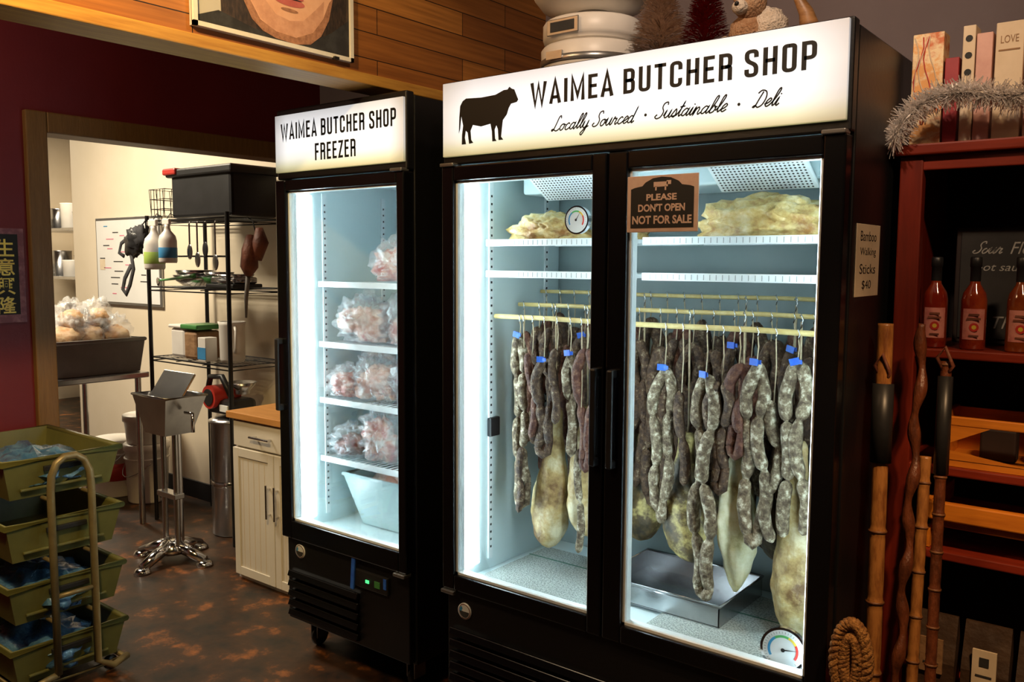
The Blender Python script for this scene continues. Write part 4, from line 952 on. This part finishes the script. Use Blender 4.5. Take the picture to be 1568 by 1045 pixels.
for i,bx in enumerate((-.52,-.385,-.25,-.11,.05)):
    m=M('coffee_bag'); z=.402
    w=.058
    vs=[(bx-w,2.63,z),(bx+w,2.63,z),(bx+w,2.71,z),(bx-w,2.71,z),(bx-w*1.02,2.625,z+.12),(bx+w*1.02,2.625,z+.12),(bx+w*1.02,2.715,z+.12),(bx-w*1.02,2.715,z+.12),(bx-w,2.665,z+.25),(bx+w,2.665,z+.25),(bx+w,2.675,z+.25),(bx-w,2.675,z+.25)]
    m.add(vs,[(3,2,1,0),(0,1,5,4),(1,2,6,5),(2,3,7,6),(3,0,4,7),(4,5,9,8),(5,6,10,9),(6,7,11,10),(7,4,8,11),(8,9,10,11)],'dark_bag')
    m.box(bx-.03,bx+.03,2.616,2.6235,z+.09,z+.19,'cream' if i%2 else 'kraft'); m.box(bx-.012,bx+.012,2.614,2.616,z+.145,z+.17,'chalk'); m.box(bx-.02,bx+.02,2.614,2.616,z+.115,z+.12,'chalk')
    m.build()
zb=1.986
def gbox(name,x0,x1,z1,k,y0=2.66,extra=None):
    m=M(name); m.box(x0,x1,y0,y0+.07,zb,z1,k,.002)
    if extra: extra(m,x0,x1,z1,y0)
    m.build()
def swirl(m,x0,x1,z1,y0):
    for i in range(5):
        a=x0+.005+i*.012; pts=[(a+.012*math.sin(t*.9+i),y0-.0015,z1-.01-t*.03) for t in range(9)]
        m.tube([p for p in pts if x0<p[0]<x1],.0016,'dial_red' if i%2 else 'cream',4)
gbox('patterned_gift_box',-.655,-.575,2.30,'box_orange',extra=swirl)
gbox('soap_box',-.570,-.535,2.225,'box_red')
def dots(m,x0,x1,z1,y0):
    for i in range(4): m.disc(((x0+x1)/2,y0-.001,z1-.035-i*.045),.009,EX,EZ,'ink',16)
gbox('dotted_carton',-.528,-.497,2.305,'cream',extra=dots)
gbox('soap_box',-.494,-.455,2.28,'box_pink')
def lab(m,x0,x1,z1,y0):
    m.text('LOVE',(x0+.012,y0-.001,z1-.055),EX,EZ,x1-x0-.024,.02,'kraft'); m.box(x0+.008,x1-.008,y0-.0015,y0-.001,z1-.075,z1-.071,'kraft')
gbox('tea_carton',-.448,-.382,2.30,'cream',extra=lab)
gbox('tea_carton',-.375,-.31,2.31,'box_pink',extra=lab)
gbox('soap_box',-.30,-.22,2.27,'cream')
m=M('tinsel_garland'); rnd=random.Random(11)
path=[Vector(p) for p in ((-.662,2.53,1.992),(-.648,2.53,2.03),(-.62,2.54,2.075),(-.56,2.55,2.11),(-.50,2.55,2.115),(-.44,2.55,2.10),(-.38,2.55,2.085),(-.30,2.55,2.10),(-.2,2.55,2.11),(0,2.55,2.06),(.3,2.55,2.09))]
seg=[(a,b,(b-a).length) for a,b in zip(path,path[1:])]; tot=sum(s_[2] for s_ in seg)
for i in range(8500):
    d=rnd.random()*tot
    for a,b,l in seg:
        if d<=l: break
        d-=l
    p=a+(b-a)*min(1,d/l); v=Vector((rnd.gauss(0,1),rnd.gauss(0,1),rnd.gauss(0,1))).normalized(); L=rnd.uniform(.016,.050)
    w_=v.orthogonal().normalized()*.0011; q=p+v*L+Vector((0,0,-.006))
    m.add([p-w_,p+w_,q+w_,q-w_],[(0,1,2,3)],'tinsel')
m.tube(path,.003,'tinsel',6); m.build()

def cane(name,pts,r,k,seed,nodes=.14,black=None):
    m=M(name); P=[Vector(p) for p in pts]; out=[];rr=[]
    acc=0
    for a,b in zip(P,P[1:]):
        n=max(2,int((b-a).length/.008))
        for i in range(n):
            q=a+(b-a)*i/n; out.append(q); dd=((acc+(b-a).length*i/n)%nodes)
            e=min(dd,nodes-dd); rr.append(r*(1+.16*math.exp(-(e/.006)**2)-.05*math.exp(-((e-.014)/.006)**2)))
        L=(b-a).length; d=nodes-(acc%nodes)
        while d<L:
            q0=a.lerp(b,(d-.003)/L); q1=a.lerp(b,min(1,(d+.003)/L)); m.tube([q0,q1],r*1.19,'bamboo_node',14); d+=nodes
        acc+=L
    out.append(P[-1]); rr.append(r)
    m.tube(out,rr,k,14)
    if black:
        z0,z1=black; t0=(z0-P[0].z)/(P[-1].z-P[0].z); t1=(z1-P[0].z)/(P[-1].z-P[0].z)
        a=P[0].lerp(P[-1],t0); b=P[0].lerp(P[-1],t1); m.tube([a,a.lerp(b,.5),b],r*1.35,'black_plastic',14)
        m.tube([b,b+Vector((-.02,-.015,.05)),b+Vector((.0,-.02,.08)),b+Vector((.02,-.015,.03)),b],.005,'brown_leather',6)
    m.build()
cane('bamboo_walking_stick',[(-.592,2.30,0),(-.632,2.42,1.50)],.020,'bamboo',1,.19,(1.13,1.34))
cane('bamboo_walking_stick',[(-.515,2.34,0),(-.535,2.50,1.14)],.015,'bamboo',2,.12)
cane('bamboo_walking_stick',[(-.468,2.36,0),(-.50,2.52,1.40)],.014,'dark_cane',3,.10,(1.10,1.36))
m=M('twisted_walking_stick'); pts=[];rr=[]
for i in range(180):
    t=i/179; a=t*42; pts.append((-.552+.006*math.cos(a),2.32+.16*t+.006*math.sin(a),1.50*t)); rr.append(.013+.004*math.sin(t*80))
m.tube(pts,rr,'dark_cane',12); m.build()
# woven straw basket with looped braid
m=M('woven_straw_basket')
c=Vector((-.612,2.165,.665))
for lr,(ra,rb,th_) in enumerate(((.040,.098,.012),(.018,.060,.010))):
    for ph in (0,2.09,4.19):
        pts=[]
        for i in range(110):
            a=2*math.pi*i/110; tw=a*11+ph+lr
            ox=math.cos(tw)*.008; oy=math.sin(tw)*.008
            pts.append(c+Vector(((ra+ox)*math.cos(a),oy,(rb+ox)*math.sin(a))))
        m.tube(pts,.0085,'straw',8,closed=True)
for j in range(19):
    z=-.66+j*.030; rr_=.036+.012*math.sin(j/18*math.pi)
    m.tube([c+Vector((rr_*math.cos(a*2*math.pi/20),rr_*math.sin(a*2*math.pi/20),max(z,-.650)+.004*(a%2))) for a in range(20)],.013,'straw',6,closed=True)
m.build()

# ------------------------------------------------------------------ lights
def area(name,loc,tgt,size,power,col,sy=None):
    l=bpy.data.lights.new(name,'AREA'); l.energy=power; l.color=col; l.size=size
    if sy: l.shape='RECTANGLE'; l.size_y=sy
    o=bpy.data.objects.new(name,l); o.location=loc; COL.objects.link(o)
    o.rotation_euler=(Vector(tgt)-Vector(loc)).to_track_quat('-Z','Y').to_euler(); return o
def spot(name,loc,tgt,power,col,ang=60,blend=.8,rad=.05):
    l=bpy.data.lights.new(name,'SPOT'); l.energy=power; l.color=col; l.spot_size=math.radians(ang); l.spot_blend=blend; l.shadow_soft_size=rad
    o=bpy.data.objects.new(name,l); o.location=loc; COL.objects.link(o)
    o.rotation_euler=(Vector(tgt)-Vector(loc)).to_track_quat('-Z','Y').to_euler(); return o
area('kitchen_ceiling_light',(-5.6,1.8,3.05),(-5.6,2.1,0),1.2,115,(1,.86,.64),.5)
area('kitchen_far_light',(-8.6,3.2,3.05),(-8.6,3.6,0),1.0,95,(1,.85,.62),.5)
spot('track_light_soffit',(-1.4,.4,2.95),(-2.4,1.05,2.38),190,(1,.68,.26),80,.9)
spot('track_light_poster',(-1.2,2.0,3.05),(-2.4,2.0,2.6),19,(1,.76,.50),80,.9)
spot('track_light_shelf',(.5,1.2,3.0),(-.35,2.7,1.6),62,(1,.64,.36),55,.8)
spot('track_light_sticks',(.3,1.2,2.9),(-.60,2.35,.7),140,(1,.60,.28),34,.8)
spot('top_fill_light',(-.6,1.2,3.05),(-1.15,2.7,2.45),80,(1,.74,.54),75,.9)  # added fill spot, brightens the scale, ornaments and wall above the refrigerator
area('shop_ceiling_light',(-2.0,.6,3.05),(-2.6,1.6,0),.8,34,(1,.66,.34))
area('entry_fill_light',(-3.2,.4,3.05),(-3.6,1.7,.8),.6,20,(1,.74,.46))  # added fill with no fixture, lifts the red wall, floor and cart
w=bpy.data.worlds.new('world'); S.world=w; w.use_nodes=True
w.node_tree.nodes['Background'].inputs[0].default_value=(.05,.035,.03,1); w.node_tree.nodes['Background'].inputs[1].default_value=.3

# ------------------------------------------------------------------ camera
th=math.radians(5.28); ps=math.radians(38.1); ro=math.radians(.3)
Rv=Vector((math.cos(ps),math.sin(ps),0)); Fh=Vector((-math.sin(ps),math.cos(ps),0))
Fv=Fh*math.cos(th)-Vector(EZ)*math.sin(th); Uv=Fh*math.sin(th)+Vector(EZ)*math.cos(th)
R2=Rv*math.cos(ro)+Uv*math.sin(ro); U2=Uv*math.cos(ro)-Rv*math.sin(ro)
cd=bpy.data.cameras.new('camera'); cd.lens=36*1321/1568; cd.sensor_width=36; cd.clip_start=.05
co=bpy.data.objects.new('camera',cd); COL.objects.link(co)
co.matrix_world=Matrix(((R2.x,U2.x,-Fv.x,0),(R2.y,U2.y,-Fv.y,0),(R2.z,U2.z,-Fv.z,1.66),(0,0,0,1)))
S.camera=co
